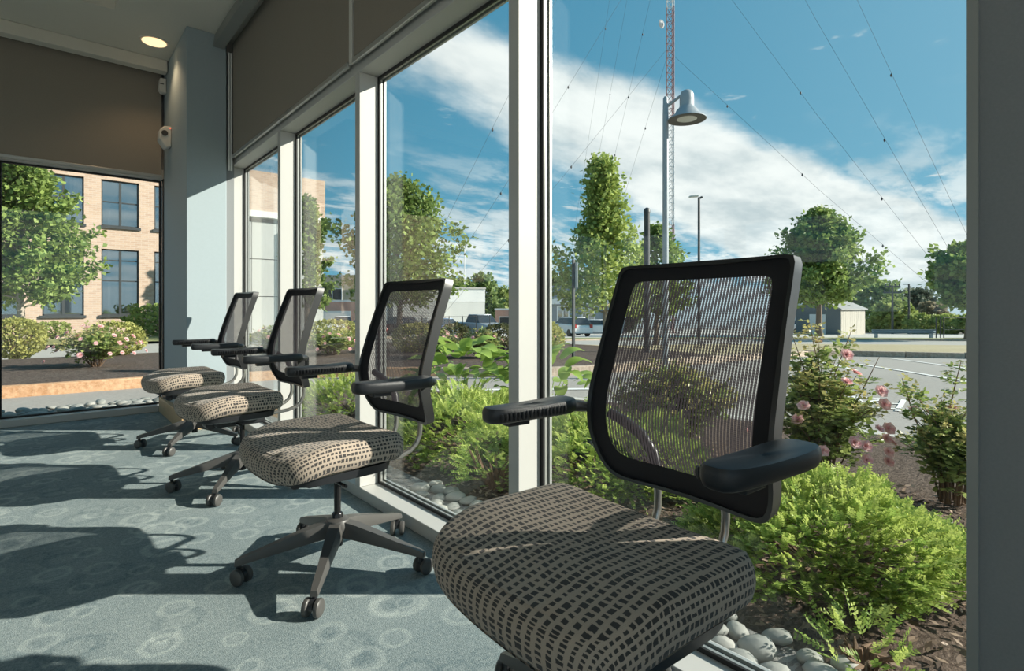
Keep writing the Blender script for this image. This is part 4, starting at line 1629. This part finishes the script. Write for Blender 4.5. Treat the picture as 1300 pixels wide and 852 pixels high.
tree('street_tree', 14.4, -13.0, 5.0, 1.35, 1.50, 'leafy maple standing before the brick building', 'leaf_tree', 'bark_pale', 70, 210, 0.125, 0.10, 0.1, prof=pf_egg)
tree('street_tree', 16.0, 2.75, 5.5, 1.25, 1.75, 'bright young tree with a spiky top beside the near chair back', 'leaf_tree_bright', 'bark_pale', 70, 170, 0.125, 0.085, 0.5, prof=pf_two, lean=-0.2)
tree('street_tree', 21.0, 5.6, 4.6, 1.3, 1.5, 'half hidden tree behind the grey lamp post', 'leaf_tree', 'bark', 40, 110, 0.17, 0.1, 0.3, prof=pf_egg)
tree('street_tree', 18.0, -3.75, 5.2, 1.4, 2.1, 'dark tree with ragged top seen past the chair third from the corner', 'leaf_tree', 'bark', 80, 170, 0.14, 0.11, 0.4, prof=pf_egg)
tree('street_tree', 20.5, -7.7, 5.2, 1.2, 1.0, 'slim dark tree beside the far end of the brick building', 'leaf_tree', 'bark', 36, 110, 0.17, 0.1, 0.3, prof=pf_egg)
tree('shade_tree', 43.0, 24.3, 9.7, 2.9, 3.6, 'full rounded green tree in front of the grey shed', 'leaf_tree', 'bark', 80, 220, 0.32, 0.24, 0.1, prof=pf_egg)
tree('shade_tree', 30.0, 25.2, 5.3, 2.1, 2.0, 'dark green tree beside the dark wall pier and gate', 'leaf_tree', 'bark', 50, 130, 0.28, 0.16, 0.1, prof=pf_round)
FT = 'distant trees beyond the lots'
for (F, R, hh, lo, w, m, lab) in (
        (66, 44.0, 5.9, 0.3, 3.6, 'leaf_far', 'large green tree left of the utility pole'),
        (60, 41.8, 3.4, 0.2, 1.9, 'leaf_far_yellow', 'yellow green bushy tree below the utility pole'),
        (78, 58.3, 6.0, 0.6, 3.0, 'leaf_far_grey', 'grey green tree beyond the hedge'),
        (70, 54.0, 3.6, 0.4, 1.9, 'leaf_far_brown', 'thin brownish tree beyond the hedge'),
        (72, -3.9, 7.6, 1.0, 2.6, 'leaf_far', 'green tree rising behind the white warehouse'),
        (86, -1.5, 6.6, 0.5, 2.6, 'leaf_far_yellow', 'yellow green tree at the right end of the white warehouse'),
        (82, -8.2, 7.8, 1.0, 2.8, 'leaf_far', 'green tree behind the middle of the white warehouse'),
        (96, -0.2, 7.2, 0.4, 1.6, 'leaf_far_grey', 'dark narrow tree behind the broad mullion'),
        (72, 5.6, 7.4, 0.5, 2.6, 'leaf_far', 'green tree left of the grey house'),
        (84, 9.6, 6.4, 0.5, 2.4, 'leaf_far', 'green tree behind the grey house roof'),
        (70, 14.2, 5.6, 0.4, 2.6, 'leaf_far_grey', 'dark tree to the right of the grey house')):
    tree('distant_tree', F, R, hh, lo, w, lab, m, 'bark', 34, 90, 0.5, 0.15, 0.1, prof=pf_round, group=FT)
hx = [(56, 42.0), (54.5, 43.6), (53, 45.2), (51.5, 46.8)]
for i, (F, R) in enumerate(hx):
    bush('hedge_shrub', F, R, 1.3, 1.9, ['leafy hedge shrub next to the yellow green bushy tree', 'leafy hedge shrub left of the thin brownish tree', 'leafy hedge shrub in front of the thin brownish tree', 'leafy hedge shrub behind the gate'][i], 'leaf_far_yellow', 1100, 0.32, group='row of hedge shrubs', rough=0.15)

# ---- pebbles
peb = []
for s_ in range(5):
    rg2 = np.random.default_rng(40 + s_)
    vs, fs = [], []
    nu, nv = 10, 6
    ph = rg2.uniform(0, 6, 3)
    for j in range(nv + 1):
        th = PI * j / nv
        for i in range(nu):
            a = 2 * PI * i / nu
            r = 1 + 0.12 * math.sin(2 * a + ph[0]) + 0.07 * math.sin(3 * a + ph[1])
            vs.append((r * math.sin(th) * math.cos(a), 0.72 * r * math.sin(th) * math.sin(a), 0.42 * math.cos(th)))
    for j in range(nv):
        for i in range(nu):
            i2 = (i + 1) % nu
            fs.append((j * nu + i, j * nu + i2, (j + 1) * nu + i2, (j + 1) * nu + i))
    me = MB().add(vs, fs).mesh('pebble')
    auto_smooth(me, 180)
    me.materials.append(MATS['pebble_stone'])
    peb.append(me)


def pebbles(x0, x1, y0, y1, step, size, zoff, label, group, cap, hump=0.0):
    pts = []
    y = y0
    row = 0
    while y < y1:
        x = x0 + (step / 2 if row % 2 else 0)
        while x < x1:
            pts.append((x + random.uniform(-.22, .22) * step, y + random.uniform(-.2, .2) * step))
            x += step
        y += step * 0.78
        row += 1
    pts = pts[:cap]
    for (x, y) in pts:
        o = bpy.data.objects.new('pebble', random.choice(peb))
        col.objects.link(o)
        sc = size * random.uniform(0.72, 1.2)
        o.scale = (sc, sc, sc * random.uniform(0.8, 1.15))
        o.location = (x, y, zg(x, y) + zoff + sc * 0.30 + random.uniform(0, hump))
        o.rotation_euler = (random.uniform(-.2, .2), random.uniform(-.2, .2), random.uniform(0, 6.3))
        tag(o, label, 'pebble', group)


pebbles(-0.42, 1.0, 6.12, 7.15, 0.128, 0.066, 0.012, 'smooth grey pebble in the strip outside the end window', 'pebbles outside the end window', 180, 0.02)
pebbles(1.41, 1.66, 0.20, 2.5, 0.105, 0.056, 0.076, 'smooth grey green pebble in the strip along the window wall', 'pebbles along the window wall', 120)


# ---- loose chips and fallen leaves on the bed
def chips(name, n, x0, x1, y0, y1, mat, ln, label, cat):
    X = rng.uniform(x0, x1, n)
    Y = rng.uniform(y0, y1, n)
    Z = np.array([zg(a, b2) for a, b2 in zip(X, Y)]) + 0.072 + 0.02 * np.sin(X * 3.1) * np.sin(Y * 2.3) + rng.uniform(-0.01, 0.014, n)
    az = rng.uniform(0, 6.28, n)
    d = np.stack([np.cos(az), np.sin(az), rng.uniform(-.35, .35, n)], 1)
    nn = np.array([0, 0, 1.0]) + rng.normal(size=(n, 3)) * 0.4
    L = ln * rng.uniform(0.5, 1.4, n)
    me = np_mesh(name, leaf_quads(np.stack([X, Y, Z], 1), d, nn, L, L * 0.2), 4)
    o = link(name, me, mat)
    tag(o, label, cat, kind='stuff')


mat_leaf('chip', (0.07, 0.045, 0.035), (0.38, 0.28, 0.21), None, 0.05)
chips('bark_chips', 9000, 1.62, 3.6, -0.4, 4.6, 'chip', 0.04, 'loose brown bark chips strewn over the garden bed', 'mulch')


# ================================================================== POLES, TOWER, WIRES
# bell lamp
x, y = fr(8.0, 2.26)
z = zg(x, y)
lp = empty('bell_lamp_post', (x, y, z))
tag(lp, 'grey street lamp with bell shaped shade on a curved arm', 'street lamp')
HH = 4.05 - z
MB().lathe([(0.045, 0), (0.042, HH - 0.3), (0.036, HH - 0.03), (0.02, HH), (0.005, HH + 0.005)], 14).build('post', 'lamp_grey', lp, smooth=True)
rd = Vector((C, -S, 0)) * 0.92 + Vector((-S, -C, 0)) * 0.38
MB().tube([(0, 0, HH - 0.16), tuple(rd * 0.20 + Vector((0, 0, HH - 0.03))), tuple(rd * 0.29 + Vector((0, 0, HH + 0.02)))], 0.022, 8).build('arm', 'lamp_grey', lp, smooth=True)
hd = rd * 0.30 + Vector((0, 0, HH))
MB().lathe([(0.01, 0.052), (0.045, 0.046), (0.08, 0.025), (0.098, -0.02), (0.102, -0.10), (0.102, -0.185), (0.115, -0.21), (0.15, -0.245), (0.172, -0.295), (0.27, -0.365), (0.275, -0.38), (0.26, -0.378), (0.18, -0.36), (0.17, -0.345)], 28, tuple(hd)).build('bell_shade', 'lamp_grey', lp, smooth=True)
MB().lathe([(0.168, -0.366), (0.262, -0.381), (0.262, -0.384), (0.168, -0.372)], 28, tuple(hd)).build('rim', 'lamp_dark', lp, smooth=True)
MB().lathe([(0.165, -0.362), (0.165, -0.368), (0.12, -0.376), (0.01, -0.380)], 28, tuple(hd)).build('lens', 'lamp_lens', lp, smooth=True)

# dark capped post
x, y = fr(12.0, 2.98)
z = zg(x, y)
pp = empty('capped_post', (x, y, z))
tag(pp, 'dark capped metal post left of the bell lamp', 'post')
MB().lathe([(0.065, 0), (0.062, 3.05 - z)], 14).build('shaft', 'pole_dark', pp, smooth=True)
MB().lathe([(0.072, 3.03 - z), (0.072, 3.09 - z), (0.05, 3.13 - z), (0.01, 3.15 - z)], 14).build('cap', 'pole_dark', pp, smooth=True)

# slim lamp
x, y = fr(25.0, 8.6)
z = zg(x, y)
p2 = empty('slim_street_lamp', (x, y, z))
tag(p2, 'slim dark street lamp with flat head', 'street lamp')
MB().lathe([(0.07, 0), (0.055, 6.0 - z)], 10).build('post', 'pole_dark', p2, smooth=True)
hv = Vector((C, -S, 0))
MB().tube([(0, 0, 5.95 - z), tuple(hv * 0.15 + Vector((0, 0, 6.02 - z)))], 0.05, 8).build('arm', 'pole_dark', p2, smooth=True)
MB().box(0.1, 0.5, -0.12, 0.12, 6.0 - z, 6.08 - z).build('lamp_head', 'lamp_lens', p2, rot=(0, -0.08, math.atan2(-S, C)), bevel=0.02)

# sign post
x, y = fr(9.9, 1.12)
z = zg(x, y) + 0.1
sg = empty('sign_post', (x, y, z))
tag(sg, 'thin dark post with a white sign plate seen from behind', 'sign')
MB().box(-0.022, 0.022, -0.022, 0.022, -0.05, 1.82 - z).build('post', 'pole_dark', sg, bevel=0.003)
MB().box(0.026, 0.032, -0.15, 0.15, 1.30 - z, 1.76 - z).build('sign_plate', 'sign_white', sg, rot=(0, 0, -0.5), bevel=0.001)

# utility poles
for (F, R, hh, lab, arms) in ((56, 39.2, 3.2, 'distant utility pole with cross arms', True), (56, 39.0, 3.35, 'plain distant pole beside the utility pole', False)):
    x, y = fr(F, R if arms else R + 1.9)
    z = zg(x, y)
    u = empty('utility_pole', (x, y, z))
    tag(u, lab, 'utility pole')
    MB().lathe([(0.12, 0), (0.08, hh - z)], 8).build('pole', 'pole_dark', u, smooth=True)
    if arms:
        for dz, w in ((0.15, 0.8), (0.75, 0.9)):
            MB().box(-w, w, -0.07, 0.07, hh - z - dz - 0.08, hh - z - dz + 0.08).build('cross_arm', 'pole_dark', u, rot=(0, 0, -A))
            for q in (-1, -0.4, 0.4, 1):
                MB().lathe([(0.06, 0), (0.08, 0.1), (0.04, 0.25)], 6, (0, 0, 0)).build('insulator', 'pole_dark', u, (q * w * 0.9 * C, -q * w * 0.9 * S, hh - z - dz + 0.08))
    else:
        MB().box(-0.6, 0.0, -0.06, 0.06, hh - z - 0.08, hh - z).build('arm', 'pole_dark', u, rot=(0, 0, -A))

# radio tower
TF, TR = 60.0, 17.55
x, y = fr(TF, TR)
zt = zg(x, y)
tw = empty('radio_tower', (x, y, zt))
tag(tw, 'tall red and white lattice radio tower', 'tower')
sec = 4.0
wd = 0.47
legs = [(wd * math.cos(a), wd * math.sin(a)) for a in (0.3, 0.3 + 2 * PI / 3, 0.3 + 4 * PI / 3)]
for i in range(24):
    mb = MB()
    z0 = i * sec
    for j in range(3):
        a, b2 = legs[j], legs[(j + 1) % 3]
        mb.tube([(*a, z0), (*a, z0 + sec)], 0.055, 5, False)
        for q in range(5):
            za, zb = z0 + q * 0.8, z0 + (q + 1) * 0.8
            mb.tube([(*a, za), (*b2, zb)], 0.03, 4, False)
            mb.tube([(*a, za), (*b2, za)], 0.03, 4, False)
    mb.build('lattice_section', 'tower_red' if (i // 3) % 2 == 0 else 'tower_white', tw, (0, 0, 0))
dsh = MB().lathe([(0.05, 0), (0.35, 0.10), (0.5, 0.24), (0.48, 0.26), (0.3, 0.13), (0.02, 0.05)], 18, (0, 0, 0), 'y')
dsh.build('dish', 'tower_white', tw, (-0.85 * C, 0.85 * S, 32.3 - zt), smooth=True)
gw = []
# (height on the tower, anchor ahead, anchor right)
for (zz, F, R) in ((29, 52, 45.5), (44, 50, 44.0), (62, 48, 43.0), (81, 46, 42.5), (30, 50, -8), (44, 47, -9), (62, 44, -10), (30, 95, 12), (45, 98, 11), (62, 101, 10), (81, 104, 9)):
    ax_, ay_ = fr(F, R)
    gw.append((Vector((x, y, zz)), Vector((ax_, ay_, zg(ax_, ay_)))))
for i, (a, b2) in enumerate(gw):
    g = empty('guy_wire', b2)
    lab = ['lowest guy wire right of the radio tower', 'second guy wire right of the radio tower', 'third guy wire right of the radio tower', 'steepest guy wire right of the radio tower',
           'lowest guy wire left of the radio tower', 'middle guy wire left of the radio tower', 'top guy wire left of the radio tower'][i] if i < 7 else 'steep guy wire running behind the radio tower'
    tag(g, lab, 'wire', 'guy wires of the radio tower')
    r = a - b2
    MB().tube([(0, 0, 0), tuple(r * 0.5 + Vector((0, 0, -0.012 * r.length))), tuple(r)], 0.012, 5, False).build('cable', 'wire', g)
    for q in (0.3, 0.55, 0.8):
        p = r * q + Vector((0, 0, -0.048 * r.length * q * (1 - q)))
        MB().lathe([(0.02, -0.16), (0.09, -0.05), (0.09, 0.05), (0.02, 0.16)], 6).build('insulator', 'wire', g, tuple(p))


# ================================================================== BUILDINGS
FY = 24.0
bb = empty('brick_building', (0, FY, zg(0, FY)))
ob = -zg(0, FY)
tag(bb, 'two storey tan brick building with tall dark framed windows', 'building')
TOPZ = 7.2
P0, PER, WW = -11.07, 1.58, 1.10
lowz, upz = (0.67, 3.02), (3.84, 5.48)
wx = [P0 + PER * i for i in range(10)]          # left edges of the windows
X0, X1 = -16.0, 5.4
wall = MB()
# piers and bands with true window openings
wall.box(X0, wx[0], 0, 0.35, 0, TOPZ + ob)
for i in range(len(wx)):
    nx = wx[i + 1] if i + 1 < len(wx) else X1
    wall.box(wx[i] + WW, nx, 0, 0.35, 0, TOPZ + ob)
for i in range(len(wx)):
    a, b2 = wx[i], wx[i] + WW
    wall.box(a, b2, 0, 0.35, 0, lowz[0] + ob)
    wall.box(a, b2, 0, 0.35, lowz[1] + ob, upz[0] + ob)
    wall.box(a, b2, 0, 0.35, upz[1] + ob, TOPZ + ob)
wall.build('brick_facade', 'brick_wall', bb)
MB().box(X0, X1, 0.36, 9, 0, TOPZ + ob - 0.3).build('building_core', 'window_dark', bb)
MB().box(X0, X1, -0.06, 0.5, TOPZ + ob, TOPZ + ob + 0.15).build('coping', 'concrete', bb)
for i, a in enumerate(wx):
    if a < -3.5:
        continue
    for r, (z0, z1) in enumerate((lowz, upz)):
        win = MB()
        w, zz0, zz1 = WW, z0 + ob, z1 + ob
        t_ = 0.045
        win.box(a, a + t_, 0.08, 0.16, zz0, zz1)
        win.box(a + w - t_, a + w, 0.08, 0.16, zz0, zz1)
        win.box(a, a + w, 0.08, 0.16, zz0, zz0 + t_)
        win.box(a, a + w, 0.08, 0.16, zz1 - t_, zz1)
        win.box(a + w / 2 - 0.035, a + w / 2 + 0.035, 0.07, 0.16, zz0, zz1)
        for rz in ((0.53,) if r else (0.52, 0.83)):
            win.box(a, a + w, 0.09, 0.15, zz0 + (zz1 - zz0) * rz - 0.02, zz0 + (zz1 - zz0) * rz + 0.02)
        wo = win.build('window', 'pole_dark', bb)
        splits = (0, 0.53, 1) if r else (0, 0.52, 0.83, 1)
        for q in range(len(splits) - 1):
            for h0, h1 in ((a + t_, a + w / 2 - 0.035), (a + w / 2 + 0.035, a + w - t_)):
                MB().box(h0, h1, 0.115, 0.125, zz0 + (zz1 - zz0) * splits[q] + 0.02, zz0 + (zz1 - zz0) * splits[q + 1] - 0.02).build('pane', 'facade_glass', wo)
        MB().box(a - 0.06, a + w + 0.06, -0.07, 0.10, zz0 - 0.09, zz0).build('window_sill', 'pole_dark', wo)
        if r == 1 and i in (7, 6):
            for s_ in range(9):
                xx = a + 0.09 + s_ * 0.105
                if i == 7 and s_ > -1:
                    MB().box(xx, xx + 0.07, 0.20, 0.206, zz0 + 0.08, zz1 - 0.06).build('blind_slat', 'blind', wo)
        if r == 0 and i == 8:
            for xx in (a + 0.08, a + 0.42, a + 0.72):
                MB().box(xx, xx + 0.2, 0.20, 0.215, zz0 + 0.05, zz0 + 1.2).build('curtain', 'curtain', wo)
# plainer entrance bay at the far end
eb = empty('entrance_bay', (7.5, FY, zg(7.5, FY)))
oe = -zg(7.5, FY)
tag(eb, 'pale panelled entrance bay with brick parapet at the end of the brick building', 'building')
MB().box(-2.09, 2.0, -0.3, 6, 4.9 + oe, 6.55 + oe).build('brick_parapet', 'brick_wall', eb)
MB().box(-2.09, 2.05, -0.4, 0.2, 4.65 + oe, 4.9 + oe).build('fascia', 'fascia_white', eb)
for i in range(4):
    for j in range(3):
        MB().box(-2.0 + i * 1.0 + 0.01, -1.0 + i * 1.0 - 0.01, -0.12, 0.1, j * 1.55 + 0.02, j * 1.55 + 1.53).build('wall_panel', 'grey_panel', eb)
MB().box(-2.05, 2.0, 0.12, 6, 0, 4.64 + oe).build('bay_core', 'window_dark', eb)
for xx in (-1.6, 0.9):
    MB().box(xx, xx + 0.22, -1.0, -0.8, 0, 4.64 + oe).build('post', 'pole_dark', eb)


def box_building(name, F, R, w, d, h, mat, label, roof=0.2, roofmat='concrete', wins=(), yaw=0.0, band=None, winmat='facade_glass'):
    x, y = fr(F, R)
    z = zg(x, y)
    o = empty(name, (x, y, z - 0.05), -A + yaw)
    tag(o, label, 'building')
    MB().box(-w / 2, w / 2, 0, d, 0, h).build('walls', mat, o)
    MB().box(-w / 2 - 0.1, w / 2 + 0.1, -0.1, d + 0.1, h, h + roof).build('roof', roofmat, o)
    if band:
        MB().box(-w / 2 - 0.02, w / 2 + 0.02, -0.03, 0.0, band[0], band[1]).build('upper_band', band[2], o)
    for (wx0, wz0, ww, wh) in wins:
        f = MB()
        f.box(wx0, wx0 + ww, -0.08, -0.001, wz0, wz0 + 0.1)
        f.box(wx0, wx0 + ww, -0.08, -0.001, wz0 + wh - 0.1, wz0 + wh)
        f.box(wx0, wx0 + 0.1, -0.08, -0.001, wz0 + 0.1, wz0 + wh - 0.1)
        f.box(wx0 + ww - 0.1, wx0 + ww, -0.08, -0.001, wz0 + 0.1, wz0 + wh - 0.1)
        f.box(wx0 + ww / 2 - 0.04, wx0 + ww / 2 + 0.04, -0.07, -0.001, wz0 + 0.1, wz0 + wh - 0.1)
        fo = f.build('window', 'trim_white', o)
        MB().box(wx0 + 0.1, wx0 + ww - 0.1, -0.05, -0.002, wz0 + 0.1, wz0 + wh - 0.1).build('pane', winmat, fo)
    return o


wh = box_building('warehouse', 56, -7.4, 9.5, 8, 4.75, 'white_wall', 'plain white warehouse behind the parked cars', 0.18, 'concrete', band=(3.4, 4.75, 'white_wall_top'), yaw=0.3)
MB().box(-0.1, 0.6, -0.06, -0.001, 0, 1.9).build('door', 'shed_light', wh)
MB().box(-1.4, -0.2, -0.5, -0.001, 0, 1.9).build('porch', 'white_wall_top', wh)
MB().tube([(2.6, 0.2, 4.75), (2.6, 0.2, 9.0)], 0.05, 6).build('flagpole', 'trim_white', wh)
box_building('cream_building', 66, -29.0, 21, 8, 6.8, 'cream_wall', 'cream stone building with dark windows far beyond the drive', 0.3, 'concrete', wins=((1.5, 3.9, 2.4, 1.6), (6.0, 3.9, 2.4, 1.6), (-4.0, 3.9, 2.4, 1.6)), winmat='window_dark')
bp = box_building('brick_garage', 54, -22.6, 15, 5, 3.3, 'pink_wall', 'low pinkish brick garage in front of the cream building', 0.2, 'trim_white', wins=((2.0, 1.0, 2.0, 1.4),), winmat='window_dark')
MB().box(3.6, 6.6, -0.06, -0.001, 0, 2.4).build('garage_door', 'trim_white', bp)
gh = box_building('grey_house', 57, 7.3, 9.0, 7, 3.7, 'house_grey', 'low slate grey house with white trimmed windows', 0.25, 'house_grey', wins=((-2.6, 1.4, 1.3, 1.6), (0.0, 1.4, 1.4, 1.6), (-4.3, 0.6, 0.9, 2.1)))
MB().box(-4.6, 4.6, -0.35, -0.001, 3.2, 3.75).build('fascia', 'trim_white', gh)
MB().box(-3.0, 0.5, 2.0, 5.0, 3.95, 5.2).build('upper_storey', 'house_grey', gh)
pb = box_building('pale_block', 78, 47.2, 8.0, 8, 5.6, 'white_wall_top', 'white and pink block behind the grey shed', 0.3, 'trim_white', wins=((0.9, 3.2, 0.9, 1.5), (2.1, 3.2, 0.9, 1.5)), winmat='window_dark')
MB().box(-4.0, -0.4, -0.05, -0.001, 0, 5.3).build('pink_wing', 'pink_wall', pb)
MB().box(-0.6, 5.0, -1.2, 0, 5.3, 5.6).build('canopy', 'trim_white', pb)
box_building('loading_dock', 62, -0.3, 3.2, 4, 2.7, 'pink_wall', 'small rust coloured shed with open front beside the warehouse', 0.2, 'trim_white', wins=((-1.2, 0.6, 2.4, 1.4),), winmat='window_dark')

# shed
x, y = fr(54.5, 31.9)
sh = empty('garden_shed', (x, y, zg(x, y)), -A - 0.95)
tag(sh, 'grey gabled storage shed with pale side and white door', 'shed')
gw_, gd, eh, rh = 4.2, 5.2, 2.55, 3.45
MB().prism([(-gw_ / 2, 0), (gw_ / 2, 0), (gw_ / 2, eh), (0, rh), (-gw_ / 2, eh)], -gd / 2 + 0.02, gd / 2, 'y').build('core', 'shed_light', sh)
MB().prism([(-gw_ / 2, 0), (gw_ / 2, 0), (gw_ / 2, eh), (0, rh), (-gw_ / 2, eh)], -gd / 2 - 0.03, -gd / 2 + 0.019, 'y').build('gable_wall', 'shed_dark', sh)
for sgn in (-1, 1):
    MB().prism([(0, rh + 0.02), (sgn * (gw_ / 2 + 0.2), eh - 0.08), (sgn * (gw_ / 2 + 0.2), eh + 0.04), (0, rh + 0.14)], -gd / 2 - 0.25, gd / 2 + 0.25, 'y').build('roof_slope', 'shed_roof', sh)
MB().box(-0.75, 0.75, -gd / 2 - 0.06, -gd / 2 - 0.031, 0, 2.05).build('door', 'trim_white', sh)
for i in range(11):
    yy = -gd / 2 + 0.04 + i * gd / 11
    MB().box(gw_ / 2, gw_ / 2 + 0.03, yy, yy + gd / 11 - 0.03, 0.05, eh - 0.1).build('side_board', 'shed_light', sh)

# guard rail, gate, fence
x, y = fr(36.5, 26.3)
gr = empty('guard_rail', (x, y, zg(x, y)), -A)
tag(gr, 'blue grey metal guard rail beyond the street', 'guard rail')
MB().prism([(-0.05, 0.35), (0.03, 0.40), (-0.05, 0.48), (0.03, 0.56), (-0.05, 0.62), (0.05, 0.62), (0.09, 0.56), (0.05, 0.48), (0.09, 0.40), (0.05, 0.35)], -2.1, 2.2, 'x').build('rail', 'rail_blue', gr, rot=(0, 0, 0))
for xx in (-1.8, 1.9):
    MB().box(xx, xx + 0.15, 0.1, 0.25, 0, 0.6).build('post', 'rail_blue', gr)
x, y = fr(36.0, 28.1)
gt = empty('chain_gate', (x, y, zg(x, y)), -A)
tag(gt, 'dark chain link gate and fence beside the guard rail', 'gate')
for xx in (0, 0.28, 0.5, 3.5, 6.5):
    MB().tube([(xx, 0, 0), (xx, 0, 1.42)], 0.035, 8).build('post', 'pole_dark', gt, smooth=True)
for zz in (0.05, 0.62, 1.4):
    MB().tube([(0.5, 0, zz), (6.5, 0, zz)], 0.02, 6).build('rail', 'pole_dark', gt)
x, y = fr(38, -4.2)
fe = empty('lot_fence', (x, y, zg(x, y)), -A)
tag(fe, 'dark metal railing in front of the parked cars', 'fence')
for i in range(8):
    MB().tube([(-4 + i * 0.95, 0, 0), (-4 + i * 0.95, 0, 1.55)], 0.03, 6).build('post', 'pole_dark', fe)
for zz in (0.3, 1.5):
    MB().tube([(-4, 0, zz), (2.65, 0, zz)], 0.025, 6).build('rail', 'pole_dark', fe)


# ---- cars
def car(F, R, yaw, kind, paintm, label):
    x, y = fr(F, R)
    o = empty('car', (x, y, zg(x, y) + 0.03), -A + yaw)
    tag(o, label, 'car', 'parked cars')
    L, Wd = 4.4, 0.88
    prof = {'hatch': [(-2.1, .3), (-2.15, .75), (-2.0, 1.0), (-0.9, 1.05), (1.9, 1.0), (2.1, .8), (2.1, .3)],
            'sedan': [(-2.2, .3), (-2.25, .7), (-1.3, .92), (1.3, .98), (2.1, .92), (2.2, .7), (2.2, .3)],
            'pickup': [(-2.5, .4), (-2.55, .9), (-1.3, 1.1), (0.6, 1.12), (2.5, 1.1), (2.55, .45)]}[kind]
    cab = {'hatch': [(-1.15, 1.0), (-0.45, 1.5), (1.5, 1.52), (2.0, 1.0)],
           'sedan': [(-1.2, .93), (-0.5, 1.38), (0.7, 1.40), (1.5, .97)],
           'pickup': [(-1.2, 1.1), (-0.7, 1.68), (0.6, 1.70), (0.8, 1.12)]}[kind]
    MB().prism(prof, -Wd, Wd, 'y').build('body', paintm, o, bevel=0.08)
    cb = []
    for yy, q in ((-Wd * 0.92, 0), (-Wd * 0.78, 1)):
        pass
    cabin = MB()
    lo = [cab[0], cab[-1]]
    hi = cab[1:-1]
    vs = [(lo[0][0], -Wd * .94, lo[0][1]), (lo[1][0], -Wd * .94, lo[1][1]), (lo[1][0], Wd * .94, lo[1][1]), (lo[0][0], Wd * .94, lo[0][1]),
          (hi[0][0], -Wd * .74, hi[0][1]), (hi[1][0], -Wd * .74, hi[1][1]), (hi[1][0], Wd * .74, hi[1][1]), (hi[0][0], Wd * .74, hi[0][1])]
    cabin.add(vs, [(0, 3, 2, 1), (4, 5, 6, 7), (0, 1, 5, 4), (1, 2, 6, 5), (2, 3, 7, 6), (3, 0, 4, 7)])
    cabin.build('windows', 'car_glass', o, bevel=0.03)
    MB().box(hi[0][0] + 0.05, hi[1][0] - 0.05, -Wd * .72, Wd * .72, hi[0][1] - 0.02, hi[0][1] + 0.05).build('roof', paintm, o, bevel=0.03)
    for sx in (-1.35, 1.35):
        for sy in (-1, 1):
            w = MB().lathe([(0.1, -0.1), (0.3, -0.1), (0.33, -0.05), (0.33, 0.05), (0.3, 0.1), (0.1, 0.1)], 14, (sx, sy * (Wd - 0.08), 0.32), 'y').build('wheel', 'tyre', o, smooth=True)
    for sy in (-1, 1):
        MB().box(prof[-2][0] - 0.06, prof[-2][0] + 0.02, sy * 0.72 - 0.12, sy * 0.72 + 0.12, 0.72, 1.0).build('tail_light', 'tail_light', o)
    return o


car(44, 4.7, -PI / 2 + 0.4, 'hatch', 'car_white', 'white hatchback with red tail lights outside the grey house')
car(50, 7.6, -0.35, 'sedan', 'car_white', 'white sedan parked behind the white hatchback')
car(42, -2.5, 2.2, 'pickup', 'car_silver', 'silver pickup parked at the right end of the railing')
car(42.5, -5.4, 2.2, 'sedan', 'car_blue', 'blue sedan parked left of the silver pickup')
car(43.5, -8.6, 2.2, 'hatch', 'car_dark', 'dark hatchback parked left of the blue sedan')
car(43.5, -11.6, 2.2, 'sedan', 'car_red', 'red sedan parked behind the chair third from the corner')
car(50, -15.5, 0.3, 'pickup', 'car_white', 'white truck parked before the pinkish garage')
car(47, -19.2, 0.2, 'hatch', 'car_dark', 'dark car parked left of the white truck')
car(64, 34.0, 0.2, 'hatch', 'car_silver', 'silver car half hidden behind the grey shed')
car(62, 52.3, 0.0, 'sedan', 'car_red', 'red car parked beyond the hedge and gate')
car(58, 47.5, 0.0, 'sedan', 'car_silver', 'silver car parked behind the chain link gate')
car(60, 50.6, 0.0, 'sedan', 'car_dark', 'dark car parked beyond the hedge shrubs')
